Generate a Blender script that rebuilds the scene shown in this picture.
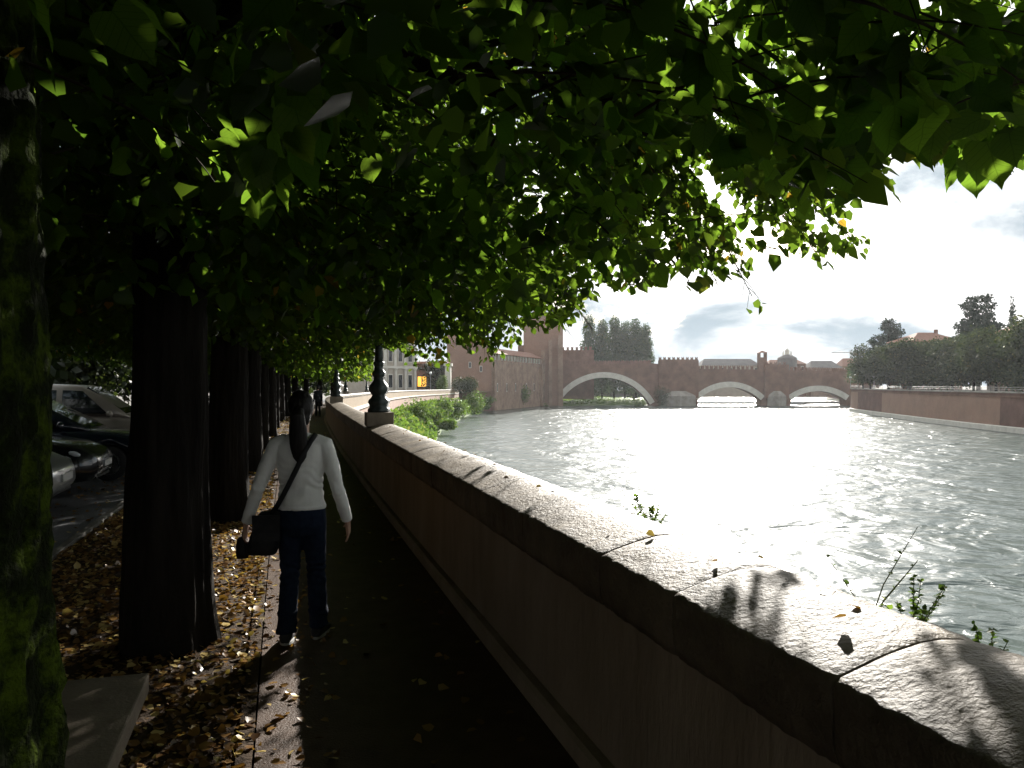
import bpy, bmesh, math, random
import numpy as np
from mathutils import Vector, Matrix, noise as mnoise

for _o in list(bpy.data.objects):
    bpy.data.objects.remove(_o)
R = math.radians
rng = np.random.default_rng(7)
random.seed(7)
scene = bpy.context.scene
COL = scene.collection

# ------------------------------------------------------------------ camera, sky, sun, exposure
EYE = 1.65
F = 800.0
cam_d = bpy.data.cameras.new('camera')
cam_d.sensor_width = 36.0
cam_d.lens = 36.0 * F / 1024.0
cam_d.clip_start = 0.05
cam_d.clip_end = 20000
cam = bpy.data.objects.new('camera', cam_d)
COL.objects.link(cam)
cam.location = (0, 0, EYE)
cam.rotation_euler = (R(90), 0, 0)
scene.camera = cam

SUN_AZ, SUN_EL = R(14.7), R(21.6)
S = Vector((math.sin(SUN_AZ) * math.cos(SUN_EL), math.cos(SUN_AZ) * math.cos(SUN_EL), math.sin(SUN_EL)))
sun_d = bpy.data.lights.new('sun', 'SUN')
sun_d.energy = 5.0
sun_d.angle = R(0.5)
sun_d.color = (1.0, 0.95, 0.87)
sun = bpy.data.objects.new('sun', sun_d)
COL.objects.link(sun)
sun.rotation_euler = S.to_track_quat('Z', 'Y').to_euler()

scene.view_settings.view_transform = 'Standard'
scene.view_settings.look = 'None'
scene.view_settings.gamma = 1.0
scene.view_settings.exposure = 1.4

world = bpy.data.worlds.new('World')
scene.world = world
world.use_nodes = True


def build_world():
    nt = world.node_tree
    nt.nodes.clear()
    N, L = nt.nodes.new, nt.links.new
    out = N('ShaderNodeOutputWorld')
    bg = N('ShaderNodeBackground')
    bg.inputs['Strength'].default_value = 0.075
    sky = N('ShaderNodeTexSky')
    sky.sky_type = 'NISHITA'
    sky.sun_disc = False
    sky.sun_elevation = SUN_EL
    sky.sun_rotation = SUN_AZ
    sky.altitude = 60
    sky.dust_density = 1.6
    tc = N('ShaderNodeTexCoord')
    sep = N('ShaderNodeSeparateXYZ')
    L(tc.outputs['Generated'], sep.inputs[0])

    def math_(op, a, b=None, c=None):
        n = N('ShaderNodeMath')
        n.operation = op
        for i, v in enumerate((a, b, c)):
            if v is None:
                continue
            if isinstance(v, (int, float)):
                n.inputs[i].default_value = v
            else:
                L(v, n.inputs[i])
        return n.outputs[0]
    z = math_('ADD', math_('MAXIMUM', sep.outputs['Z'], 0.0), 0.34)
    u = math_('DIVIDE', sep.outputs['X'], z)
    v = math_('DIVIDE', sep.outputs['Y'], z)
    com = N('ShaderNodeCombineXYZ')
    L(u, com.inputs[0]); L(v, com.inputs[1])

    def noise_(scale, detail, rough, off):
        mp = N('ShaderNodeMapping')
        mp.inputs['Location'].default_value = off
        L(com.outputs[0], mp.inputs[0])
        n = N('ShaderNodeTexNoise')
        n.inputs['Scale'].default_value = scale
        n.inputs['Detail'].default_value = detail
        n.inputs['Roughness'].default_value = rough
        n.inputs['Distortion'].default_value = 0.35
        L(mp.outputs[0], n.inputs['Vector'])
        return n.outputs['Fac']

    def ramp(fac, a, b):
        n = N('ShaderNodeMapRange')
        n.interpolation_type = 'SMOOTHSTEP'
        n.inputs['From Min'].default_value = a
        n.inputs['From Max'].default_value = b
        L(fac, n.inputs['Value'])
        return n.outputs[0]
    cover = ramp(noise_(1.3, 9, 0.6, (3.1, 1.7, 0)), 0.30, 0.45)
    thick = ramp(noise_(1.7, 8, 0.55, (11.4, 3.82, 4)), 0.39, 0.64)
    # how near the sun a cloud stands: thin cloud scatters the sun forward
    dot = N('ShaderNodeVectorMath')
    dot.operation = 'DOT_PRODUCT'
    L(tc.outputs['Generated'], dot.inputs[0])
    dot.inputs[1].default_value = S
    d = math_('MAXIMUM', dot.outputs['Value'], 0.0)
    glow = math_('MULTIPLY', math_('POWER', d, 24.0), 12.0)
    bright = math_('ADD', glow, 6.3)
    white = N('ShaderNodeCombineXYZ')
    L(bright, white.inputs[0]); L(math_('MULTIPLY', bright, 0.985), white.inputs[1]); L(math_('MULTIPLY', bright, 0.96), white.inputs[2])
    grey = N('ShaderNodeRGB')
    grey.outputs[0].default_value = (2.2, 2.75, 3.15, 1)
    mixc = N('ShaderNodeMix'); mixc.data_type = 'RGBA'
    L(thick, mixc.inputs['Factor'])
    L(white.outputs[0], mixc.inputs['A']); L(grey.outputs[0], mixc.inputs['B'])
    mixs = N('ShaderNodeMix'); mixs.data_type = 'RGBA'
    L(cover, mixs.inputs['Factor'])
    L(sky.outputs[0], mixs.inputs['A']); L(mixc.outputs['Result'], mixs.inputs['B'])
    L(mixs.outputs['Result'], bg.inputs['Color'])
    L(bg.outputs[0], out.inputs[0])


build_world()
cy = scene.cycles
cy.max_bounces = 6
cy.diffuse_bounces = 3
cy.glossy_bounces = 3
cy.transmission_bounces = 4
cy.transparent_max_bounces = 6
cy.caustics_reflective = False
cy.caustics_refractive = False
cy.sample_clamp_indirect = 4.0
cy.use_denoising = True


# ------------------------------------------------------------------ helpers
def tag(o, label=None, cat=None, group=None, kind=None):
    if label: o['label'] = label
    if cat: o['category'] = cat
    if group: o['group'] = group
    if kind: o['kind'] = kind
    return o


def thing(name, label, cat, loc=(0, 0, 0), rotz=0.0, group=None):
    o = bpy.data.objects.new(name, None)
    COL.objects.link(o)
    o.location = loc
    o.rotation_euler = (0, 0, rotz)
    return tag(o, label, cat, group)


def link_mesh(name, me, mat, parent=None, smooth=False):
    if mat is not None:
        me.materials.append(mat)
    if smooth:
        me.polygons.foreach_set('use_smooth', [True] * len(me.polygons))
    o = bpy.data.objects.new(name, me)
    COL.objects.link(o)
    if parent is not None:
        o.parent = parent
    return o


def copy_tree(o, parent=None):
    c = o.copy()
    COL.objects.link(c)
    if parent is not None:
        c.parent = parent
    for ch in [x for x in bpy.data.objects if x.parent == o]:
        copy_tree(ch, c)
    return c


class MB:
    def __init__(self):
        self.v, self.f = [], []

    def add(self, verts, faces):
        b = len(self.v)
        self.v += [tuple(p) for p in verts]
        self.f += [tuple(i + b for i in f) for f in faces]
        return self

    def box(self, lo, hi, M=None):
        x0, y0, z0 = lo; x1, y1, z1 = hi
        vs = [Vector(p) for p in ((x0, y0, z0), (x1, y0, z0), (x1, y1, z0), (x0, y1, z0), (x0, y0, z1), (x1, y0, z1), (x1, y1, z1), (x0, y1, z1))]
        if M is not None:
            vs = [M @ p for p in vs]
        return self.add(vs, [(0, 3, 2, 1), (4, 5, 6, 7), (0, 1, 5, 4), (1, 2, 6, 5), (2, 3, 7, 6), (3, 0, 4, 7)])

    def rings(self, rings, cap=True, closed=True):
        n = len(rings[0])
        vs = [p for r in rings for p in r]
        fs = []
        for i in range(len(rings) - 1):
            for j in range(n if closed else n - 1):
                k = (j + 1) % n
                fs.append((i * n + j, i * n + k, (i + 1) * n + k, (i + 1) * n + j))
        if cap and closed:
            fs.append(tuple(reversed(range(n))))
            fs.append(tuple((len(rings) - 1) * n + j for j in range(n)))
        return self.add(vs, fs)

    def tube(self, pts, rad, seg=8, cap=True, squash=None):
        """pts along a path; rad a number, or one per point, or (rx, ry) per point"""
        pts = [Vector(p) for p in pts]
        n = len(pts)
        if isinstance(rad, (int, float)):
            rad = [rad] * n
        t0 = (pts[1] - pts[0]).normalized()
        ref = Vector((1, 0, 0)) if abs(t0.x) < 0.8 else Vector((0, 1, 0))
        a = (ref - t0 * ref.dot(t0)).normalized()
        rings = []
        for i in range(n):
            t = (pts[min(i + 1, n - 1)] - pts[max(i - 1, 0)]).normalized()
            a = (a - t * a.dot(t)).normalized()
            b = t.cross(a)
            rx, ry = rad[i] if isinstance(rad[i], (tuple, list)) else (rad[i], rad[i])
            rings.append([pts[i] + a * (rx * math.cos(2 * math.pi * k / seg)) + b * (ry * math.sin(2 * math.pi * k / seg)) for k in range(seg)])
        return self.rings(rings, cap)

    def lathe(self, prof, seg=20, at=(0, 0, 0), flute=0.0, nfl=8):
        rings = []
        for r, z in prof:
            rings.append([Vector((at[0] + r * (1 + flute * math.cos(nfl * 2 * math.pi * k / seg)) * math.cos(2 * math.pi * k / seg),
                                  at[1] + r * (1 + flute * math.cos(nfl * 2 * math.pi * k / seg)) * math.sin(2 * math.pi * k / seg), at[2] + z)) for k in range(seg)])
        return self.rings(rings)

    def ellipsoid(self, c, r, seg=16, rows=10, M=None):
        rings = []
        for i in range(1, rows):
            th = math.pi * i / rows
            rings.append([Vector((r[0] * math.sin(th) * math.cos(2 * math.pi * k / seg), r[1] * math.sin(th) * math.sin(2 * math.pi * k / seg), -r[2] * math.cos(th))) for k in range(seg)])
        if M is not None:
            rings = [[M @ p for p in q] for q in rings]
        c = Vector(c)
        return self.rings([[p + c for p in q] for q in rings])

    def mesh(self, name):
        me = bpy.data.meshes.new(name)
        me.from_pydata(self.v, [], self.f)
        bm = bmesh.new(); bm.from_mesh(me)
        bmesh.ops.recalc_face_normals(bm, faces=bm.faces)
        bm.to_mesh(me); bm.free()
        return me

    def build(self, name, mat, parent=None, smooth=False, bevel=0.0):
        me = self.mesh(name)
        if bevel:
            bm = bmesh.new(); bm.from_mesh(me)
            bmesh.ops.bevel(bm, geom=list(bm.edges), offset=bevel, segments=2, affect='EDGES', profile=0.6)
            bm.to_mesh(me); bm.free()
        return link_mesh(name, me, mat, parent, smooth)

    def remeshed(self, name, mat, parent, voxel, smooth=3, disp=None):
        o = link_mesh(name, self.mesh(name), mat, parent, True)
        m = o.modifiers.new('r', 'REMESH'); m.mode = 'VOXEL'; m.voxel_size = voxel; m.use_smooth_shade = True
        if smooth:
            s = o.modifiers.new('s', 'SMOOTH'); s.factor = 0.5; s.iterations = smooth
        par, o.parent = o.parent, None
        dg = bpy.context.evaluated_depsgraph_get(); dg.update()
        me = bpy.data.meshes.new_from_object(o.evaluated_get(dg))
        o.modifiers.clear()
        old = o.data; o.data = me; bpy.data.meshes.remove(old)
        me.name = name
        if disp:
            for vtx in me.vertices:
                vtx.co = disp(vtx.co, vtx.normal)
        o.parent = par
        me.polygons.foreach_set('use_smooth', [True] * len(me.polygons))
        return o


def np_mesh(name, verts, faces4, tone=None, smooth=False, uv=None):
    """verts (n,3), faces (m,k) all of one size"""
    me = bpy.data.meshes.new(name)
    m, k = faces4.shape
    me.vertices.add(len(verts)); me.vertices.foreach_set('co', np.ascontiguousarray(verts, np.float32).ravel())
    me.loops.add(m * k); me.loops.foreach_set('vertex_index', np.ascontiguousarray(faces4, np.int32).ravel())
    me.polygons.add(m); me.polygons.foreach_set('loop_start', np.arange(0, m * k, k, dtype=np.int32))
    if tone is not None:
        a = me.attributes.new('tone', 'FLOAT', 'POINT')
        a.data.foreach_set('value', np.ascontiguousarray(tone, np.float32))
    if uv is not None:
        u = me.uv_layers.new(name='leaf')
        u.data.foreach_set('uv', np.ascontiguousarray(uv[faces4.ravel()], np.float32).ravel())
    me.update(calc_edges=True)
    if smooth:
        me.polygons.foreach_set('use_smooth', np.ones(m, bool))
    return me


def unit(a):
    return a / np.maximum(np.linalg.norm(a, axis=-1, keepdims=True), 1e-9)


def rand_dir(n):
    return unit(rng.normal(size=(n, 3)))


def big_leaf():
    """a linden leaf: lopsided heart with a drawn-out tip, midrib folded, edges a little wavy"""
    half = [(-.08, .11), (-.11, .25), (-.03, .385), (.10, .465), (.27, .49), (.45, .445), (.62, .34), (.78, .195), (.90, .07)]
    mid = [(0, 0), (.25, 0), (.5, 0), (.75, 0), (1.02, 0)]

    def z(u, v): return .16 * abs(v) - .15 * u * u + .035 * math.sin(9 * u + 6 * v)
    V = [(u, v, z(u, v)) for u, v in mid]
    F_ = []
    for sg in (1, -1):
        o = len(V)
        V += [(u, v * sg * (1.0 if sg > 0 else .93), z(u, v * sg)) for u, v in half]
        tri = [(0, o, o + 1), (0, o + 1, o + 2), (0, o + 2, o + 3), (0, o + 3, 1), (1, o + 3, o + 4), (1, o + 4, o + 5), (1, o + 5, 2), (2, o + 5, o + 6), (2, o + 6, 3), (3, o + 6, o + 7), (3, o + 7, o + 8), (3, o + 8, 4)]
        F_ += [t if sg > 0 else t[::-1] for t in tri]
    return np.array(V, float), np.array(F_)


LEAF_BIG = big_leaf()
LEAF_MID = (np.array([(0, 0, 0), (1, 0, -.12), (.05, .36, .06), (.5, .42, .05), (.05, -.36, .06), (.5, -.42, .05)], float),
            np.array([(0, 1, 3, 2), (0, 4, 5, 1)]))
LEAF_FAR = (np.array([(0, 0, 0), (.45, .45, .05), (1, 0, -.08), (.45, -.45, .05)], float), np.array([(0, 1, 2, 3)]))


def leaf_mesh(name, P, A, Nn, size, tpl, tone=None, smooth=False):
    T, Fc = tpl
    n, k = len(P), len(T)
    A = unit(A); B = unit(np.cross(Nn, A)); C = np.cross(A, B)
    V = P[:, None, :] + size[:, None, None] * (T[None, :, 0, None] * A[:, None, :] + T[None, :, 1, None] * B[:, None, :] + T[None, :, 2, None] * C[:, None, :])
    faces = (np.arange(n)[:, None, None] * k + Fc[None]).reshape(-1, Fc.shape[1])
    if tone is None:
        tone = rng.random(n)
    uv = np.tile(T[:, :2], (n, 1)) if tpl is LEAF_BIG else None
    return np_mesh(name, V.reshape(-1, 3), faces, np.repeat(tone, k), smooth, uv)


# ------------------------------------------------------------------ materials
def mat_new(name):
    m = bpy.data.materials.new(name)
    m.use_nodes = True
    return m, m.node_tree, m.node_tree.nodes['Principled BSDF']


def mat(name, c1, c2=None, rough=0.8, scale=4.0, detail=6, bump=0.0, bump_scale=None, metallic=0.0, stretch=None, c3=None, spec=None, coords='Object', dist=0.02, coat=0.0):
    m, nt, bs = mat_new(name)
    N, L = nt.nodes.new, nt.links.new
    bs.inputs['Roughness'].default_value = rough
    bs.inputs['Metallic'].default_value = metallic
    if spec is not None: bs.inputs['Specular IOR Level'].default_value = spec
    if coat: bs.inputs['Coat Weight'].default_value = coat
    if c2 is None:
        bs.inputs['Base Color'].default_value = (*c1, 1)
    if c2 is not None or bump:
        tc = N('ShaderNodeTexCoord'); mp = N('ShaderNodeMapping')
        L(tc.outputs[coords], mp.inputs[0])
        if stretch: mp.inputs['Scale'].default_value = stretch
    if c2 is not None:
        n = N('ShaderNodeTexNoise'); n.inputs['Scale'].default_value = scale; n.inputs['Detail'].default_value = detail; n.inputs['Roughness'].default_value = 0.65
        L(mp.outputs[0], n.inputs['Vector'])
        r = N('ShaderNodeValToRGB')
        r.color_ramp.elements[0].position = 0.32; r.color_ramp.elements[0].color = (*c1, 1)
        r.color_ramp.elements[1].position = 0.68; r.color_ramp.elements[1].color = (*c2, 1)
        if c3:
            e = r.color_ramp.elements.new(0.5); e.color = (*c3, 1)
        L(n.outputs['Fac'], r.inputs[0]); L(r.outputs[0], bs.inputs['Base Color'])
    if bump:
        nb = N('ShaderNodeTexNoise'); nb.inputs['Scale'].default_value = bump_scale or scale * 4; nb.inputs['Detail'].default_value = 5; nb.inputs['Roughness'].default_value = 0.6
        L(mp.outputs[0], nb.inputs['Vector'])
        b = N('ShaderNodeBump'); b.inputs['Strength'].default_value = bump; b.inputs['Distance'].default_value = dist
        L(nb.outputs['Fac'], b.inputs['Height']); L(b.outputs[0], bs.inputs['Normal'])
    return m


def mat_brick(name, c1, c2, mortar, scale=1.0, rough=0.9, w=0.25, h=0.075, stain=(0.5, 0.45, 0.42)):
    """courses of brick laid on the two world axes, weathered by noise"""
    m, nt, bs = mat_new(name)
    N, L = nt.nodes.new, nt.links.new
    bs.inputs['Roughness'].default_value = rough
    tc = N('ShaderNodeTexCoord'); sp = N('ShaderNodeSeparateXYZ'); L(tc.outputs['Object'], sp.inputs[0])
    ad = N('ShaderNodeMath'); L(sp.outputs[0], ad.inputs[0]); L(sp.outputs[1], ad.inputs[1])
    cb = N('ShaderNodeCombineXYZ'); L(ad.outputs[0], cb.inputs[0]); L(sp.outputs[2], cb.inputs[1])
    b = N('ShaderNodeTexBrick')
    b.inputs['Color1'].default_value = (*c1, 1); b.inputs['Color2'].default_value = (*c2, 1); b.inputs['Mortar'].default_value = (*mortar, 1)
    b.inputs['Scale'].default_value = scale; b.inputs['Brick Width'].default_value = w; b.inputs['Row Height'].default_value = h; b.inputs['Mortar Size'].default_value = 0.012
    L(cb.outputs[0], b.inputs['Vector'])
    n = N('ShaderNodeTexNoise'); n.inputs['Scale'].default_value = 0.25; n.inputs['Detail'].default_value = 9; n.inputs['Roughness'].default_value = 0.7
    L(tc.outputs['Object'], n.inputs['Vector'])
    r = N('ShaderNodeValToRGB'); r.color_ramp.elements[0].position = 0.3; r.color_ramp.elements[0].color = (*stain, 1)
    r.color_ramp.elements[1].position = 0.7; r.color_ramp.elements[1].color = (1.15, 1.1, 1.05, 1)
    L(n.outputs['Fac'], r.inputs[0])
    mx = N('ShaderNodeMix'); mx.data_type = 'RGBA'; mx.blend_type = 'MULTIPLY'; mx.inputs['Factor'].default_value = 1.0
    L(b.outputs['Color'], mx.inputs['A']); L(r.outputs[0], mx.inputs['B']); L(mx.outputs['Result'], bs.inputs['Base Color'])
    return m


def mat_leaf(name, g1, g2, autumn, trans=0.45, t_gain=2.6, rough=0.4, veins=False, autumn_from=0.96, gloss=.035):
    m = bpy.data.materials.new(name); m.use_nodes = True
    nt = m.node_tree; nt.nodes.clear()
    N, L = nt.nodes.new, nt.links.new
    out = N('ShaderNodeOutputMaterial')
    at = N('ShaderNodeAttribute'); at.attribute_name = 'tone'
    r = N('ShaderNodeValToRGB')
    r.color_ramp.elements[0].position = 0.0; r.color_ramp.elements[0].color = (*g1, 1)
    r.color_ramp.elements[1].position = autumn_from - 0.01; r.color_ramp.elements[1].color = (*g2, 1)
    e = r.color_ramp.elements.new(autumn_from + 0.005); e.color = (*autumn, 1)
    L(at.outputs['Fac'], r.inputs[0])
    col = r.outputs[0]
    if veins:
        uv = N('ShaderNodeUVMap'); uv.uv_map = 'leaf'
        sp = N('ShaderNodeSeparateXYZ'); L(uv.outputs[0], sp.inputs[0])

        def mm(op, a, b=None):
            n = N('ShaderNodeMath'); n.operation = op
            for i, v in enumerate((a, b)):
                if v is None: continue
                if isinstance(v, (int, float)): n.inputs[i].default_value = v
                else: L(v, n.inputs[i])
            return n.outputs[0]
        av = mm('ABSOLUTE', sp.outputs[1])
        mid = mm('LESS_THAN', av, 0.012)
        side = mm('LESS_THAN', mm('FRACT', mm('MULTIPLY', mm('SUBTRACT', sp.outputs[0], mm('MULTIPLY', av, 0.8)), 7.0)), 0.09)
        vein = mm('MULTIPLY', mm('MAXIMUM', mid, side), 0.45)
        mx = N('ShaderNodeMix'); mx.data_type = 'RGBA'; mx.blend_type = 'MULTIPLY'
        L(vein, mx.inputs['Factor']); L(col, mx.inputs['A']); mx.inputs['B'].default_value = (0.35, 0.4, 0.3, 1)
        col = mx.outputs['Result']
    gain = N('ShaderNodeMix'); gain.data_type = 'RGBA'; gain.blend_type = 'MULTIPLY'; gain.inputs['Factor'].default_value = 1
    L(col, gain.inputs['A']); gain.inputs['B'].default_value = (t_gain, t_gain, t_gain * 0.55, 1)
    df = N('ShaderNodeBsdfDiffuse'); L(col, df.inputs['Color'])
    tr = N('ShaderNodeBsdfTranslucent'); L(gain.outputs['Result'], tr.inputs['Color'])
    gl = N('ShaderNodeBsdfGlossy'); gl.inputs['Roughness'].default_value = rough
    m1 = N('ShaderNodeMixShader'); m1.inputs[0].default_value = trans
    L(df.outputs[0], m1.inputs[1]); L(tr.outputs[0], m1.inputs[2])
    m2 = N('ShaderNodeMixShader'); m2.inputs[0].default_value = gloss
    L(m1.outputs[0], m2.inputs[1]); L(gl.outputs[0], m2.inputs[2])
    L(m2.outputs[0], out.inputs[0])
    return m


M = {}
M['leaf'] = mat_leaf('linden_leaf', (.010, .020, .003), (.027, .043, .006), (.08, .05, .01), trans=.55, t_gain=6.0, autumn_from=0.988, gloss=.014)
M['leaf_near'] = mat_leaf('linden_leaf_close', (.013, .027, .004), (.031, .051, .007), (.05, .05, .01), trans=.55, t_gain=8.2, gloss=.007, veins=True, autumn_from=0.996)
M['leaf_oak'] = mat_leaf('dark_leaf', (.010, .019, .008), (.034, .048, .016), (.07, .075, .03), trans=.2)
M['leaf_cedar'] = mat_leaf('cedar_needles', (.008, .020, .013), (.018, .034, .022), (.03, .035, .02), trans=.1)
M['leaf_poplar'] = mat_leaf('poplar_leaf', (.016, .036, .018), (.036, .062, .028), (.06, .07, .02), trans=.3)
M['leaf_bush'] = mat_leaf('bank_leaf', (.035, .07, .014), (.085, .135, .03), (.15, .16, .05), trans=.4)
M['leaf_dry'] = mat_leaf('fallen_leaf', (.09, .040, .014), (.34, .19, .055), (.56, .42, .16), trans=.25, t_gain=1.2, rough=.35, autumn_from=.82, gloss=.07)
M['bark'] = mat('bark', (.007, .006, .005), (.022, .018, .014), .9, 5, 8, 1.0, 14, stretch=(1, 1, .22), dist=.03, spec=0.08)
M['twig'] = mat('twig_bark', (.03, .022, .015), (.05, .04, .025), .8, 20, spec=0.1)
M['coping'] = mat('weathered_coping', (.075, .057, .037), (.21, .165, .112), .6, 3.2, 10, 1.0, 46, c3=(.14, .108, .074), dist=.012, spec=0.3)
M['wallstone'] = mat('parapet_stone', (.24, .185, .13), (.36, .285, .21), .85, 2.5, 8, .5, 20, stretch=(1, 1, .25), c3=(.30, .235, .17), spec=0.12)
M['path'] = mat('path_asphalt', (.055, .033, .022), (.105, .066, .044), .5, 6, 8, .8, 90, dist=.008, spec=.12)
M['soil'] = mat('tree_strip_soil', (.03, .018, .009), (.075, .046, .024), .9, 9, 8, 1.0, 40, dist=.02, spec=0.15)
M['road'] = mat('road_asphalt', (.045, .047, .052), (.075, .077, .082), .5, 3, 8, .8, 60, dist=.012)
M['kerb'] = mat('kerb_stone', (.13, .12, .105), (.22, .205, .18), .75, 8, 6, .4, 40, spec=0.2)
M['bench'] = mat('bench_stone', (.13, .10, .075), (.22, .18, .135), .6, 5, 8, .25, 60, c3=(.17, .14, .105), spec=0.2)
M['ground'] = mat('bare_ground', (.09, .085, .075), (.15, .14, .12), .95, .6)
M['grass'] = mat('bank_grass', (.05, .10, .02), (.12, .17, .04), .95, .8, 8, .6, 4, dist=.2)
M['brick'] = mat_brick('old_red_brick', (.215, .105, .07), (.165, .08, .055), (.24, .17, .13), 1.0)
M['brick_pale'] = mat_brick('faded_brick', (.32, .21, .15), (.27, .17, .125), (.34, .27, .21), 1.0)
M['brick_dark'] = mat_brick('dark_brick', (.17, .075, .055), (.13, .06, .045), (.18, .12, .1), 1.0)
M['brick_pink'] = mat_brick('pink_brick', (.28, .155, .11), (.23, .125, .09), (.28, .2, .15), 1.0, stain=(.85, .82, .8))
M['stone'] = mat('white_stone', (.52, .49, .43), (.68, .65, .58), .85, .6, 8)
M['stone_lichen'] = mat('lichen_stone', (.34, .30, .16), (.50, .47, .30), .9, 1.2, 8)
M['stone_damp'] = mat('damp_stone', (.20, .18, .155), (.38, .35, .31), .9, .35, 9)
M['plaster'] = mat('pale_plaster', (.36, .31, .25), (.46, .41, .34), .9, .5, 8)
M['tile'] = mat('roof_tile', (.20, .10, .07), (.30, .16, .11), .9, 1.5, 6)
M['slate'] = mat('grey_roof', (.13, .12, .12), (.19, .18, .17), .9, .4, 6)
M['iron'] = mat('dark_green_iron', (.018, .026, .024), (.035, .045, .042), .45, 12, 4, .25, 50, metallic=.35)
M['steel'] = mat('galvanised_steel', (.30, .30, .30), (.36, .36, .36), .5, 6, metallic=.6)
M['globe'] = mat('white_lamp_glass', (.8, .8, .78), rough=.25)
M['window'] = mat('window_glass', (.02, .025, .03), rough=.12)
M['stalk'] = mat('green_stalk', (.09, .12, .04), (.14, .16, .06), .7, 30)
M['black'] = mat('black_rubber', (.012, .012, .013), (.02, .02, .02), .8, 20)
M['skin'] = mat('skin', (.42, .24, .17), (.50, .30, .22), .55, 30)
M['hair'] = mat('dark_hair', (.004, .003, .0025), (.010, .007, .005), .55, 60, stretch=(1, 1, .08), bump=.8, bump_scale=120, dist=.004, spec=0.25)
M['sweater'] = mat('grey_white_knit', (.74, .73, .70), (.82, .81, .78), .95, 14, 5, .5, 180, dist=.003, spec=0.1)
M['jeans'] = mat('blue_jeans', (.007, .011, .024), (.014, .022, .042), .9, 25, 6, .4, 200, dist=.002, spec=0.1)
M['leather'] = mat('black_bag_cloth', (.008, .008, .009), (.018, .017, .017), .6, 18, 4, .3, 80, dist=.003, spec=0.2)
M['jacket'] = mat('dark_jacket_cloth', (.012, .013, .017), (.022, .022, .026), .9, 12, spec=0.1)
M['shoe'] = mat('dark_shoe', (.012, .011, .011), (.03, .028, .028), .6, 18, spec=0.25)
M['sole'] = mat('pale_sole', (.35, .35, .34), rough=.7)
M['paint_silver'] = mat('silver_paint', (.42, .43, .44), rough=.3, metallic=.6, coat=1.0)
M['paint_black'] = mat('black_paint', (.008, .009, .011), rough=.25, coat=1.0)
M['paint_navy'] = mat('dark_blue_paint', (.008, .013, .024), rough=.25, coat=1.0)
M['paint_beige'] = mat('beige_paint', (.34, .30, .26), rough=.35, metallic=.3, coat=.7)
M['alloy'] = mat('alloy_wheel', (.45, .45, .46), rough=.35, metallic=.8)
M['headlight'] = mat('headlight_glass', (.72, .76, .8), rough=.12, coat=1.0)
M['carglass'] = mat('car_window', (.012, .016, .018), rough=.06, spec=.8)


def mat_moss():
    m, nt, bs = mat_new('mossy_bark')
    N, L = nt.nodes.new, nt.links.new
    bs.inputs['Specular IOR Level'].default_value = .06
    bs.inputs['Roughness'].default_value = .95
    tc = N('ShaderNodeTexCoord')
    n = N('ShaderNodeTexNoise'); n.inputs['Scale'].default_value = 5; n.inputs['Detail'].default_value = 10; n.inputs['Roughness'].default_value = .7
    L(tc.outputs['Object'], n.inputs['Vector'])
    r = N('ShaderNodeValToRGB')
    r.color_ramp.elements[0].position = .37; r.color_ramp.elements[0].color = (.006, .007, .003, 1)
    r.color_ramp.elements[1].position = .58; r.color_ramp.elements[1].color = (.055, .082, .005, 1)
    e = r.color_ramp.elements.new(.48); e.color = (.011, .016, .003, 1)
    L(n.outputs['Fac'], r.inputs[0]); L(r.outputs[0], bs.inputs['Base Color'])
    n2 = N('ShaderNodeTexNoise'); n2.inputs['Scale'].default_value = 60; n2.inputs['Detail'].default_value = 6
    L(tc.outputs['Object'], n2.inputs['Vector'])
    b = N('ShaderNodeBump'); b.inputs['Strength'].default_value = 1; b.inputs['Distance'].default_value = .03
    L(n2.outputs['Fac'], b.inputs['Height']); L(b.outputs[0], bs.inputs['Normal'])
    return m


M['moss'] = mat_moss()


def mat_water():
    m, nt, bs = mat_new('river_water')
    N, L = nt.nodes.new, nt.links.new
    bs.inputs['Base Color'].default_value = (.055, .078, .07, 1)
    bs.inputs['Roughness'].default_value = .215
    bs.inputs['IOR'].default_value = 1.33
    tc = N('ShaderNodeTexCoord')

    def layer(scale, stretch, strength, dist, detail, prev):
        mp = N('ShaderNodeMapping'); mp.inputs['Scale'].default_value = stretch; mp.inputs['Rotation'].default_value = (0, 0, R(12))
        L(tc.outputs['Object'], mp.inputs[0])
        n = N('ShaderNodeTexNoise'); n.inputs['Scale'].default_value = scale; n.inputs['Detail'].default_value = detail; n.inputs['Distortion'].default_value = .6
        L(mp.outputs[0], n.inputs['Vector'])
        b = N('ShaderNodeBump'); b.inputs['Strength'].default_value = strength; b.inputs['Distance'].default_value = dist
        L(n.outputs['Fac'], b.inputs['Height'])
        if prev is not None: L(prev, b.inputs['Normal'])
        return b.outputs[0]
    a = layer(.16, (1, 1.0, 1), 1.0, 1.3, 3, None)
    b = layer(.7, (1, 1.3, 1), .8, .22, 3, a)
    L(b, bs.inputs['Normal'])
    return m


M['water'] = mat_water()


# ------------------------------------------------------------------ the line of the river wall
def xin(Y):
    return 1.375 - .295 * Y + .0007 * Y * Y


def catmull(P, step):
    out = []
    P = [Vector(p) for p in P]
    for i in range(1, len(P) - 2):
        a, b, c, d = P[i - 1], P[i], P[i + 1], P[i + 2]
        n = max(2, int((c - b).length / step))
        for k in range(n):
            t = k / n
            out.append(.5 * ((2 * b) + (c - a) * t + (2 * a - 5 * b + 4 * c - d) * t * t + (3 * b - a - 3 * c + d) * t ** 3))
    return out


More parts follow.
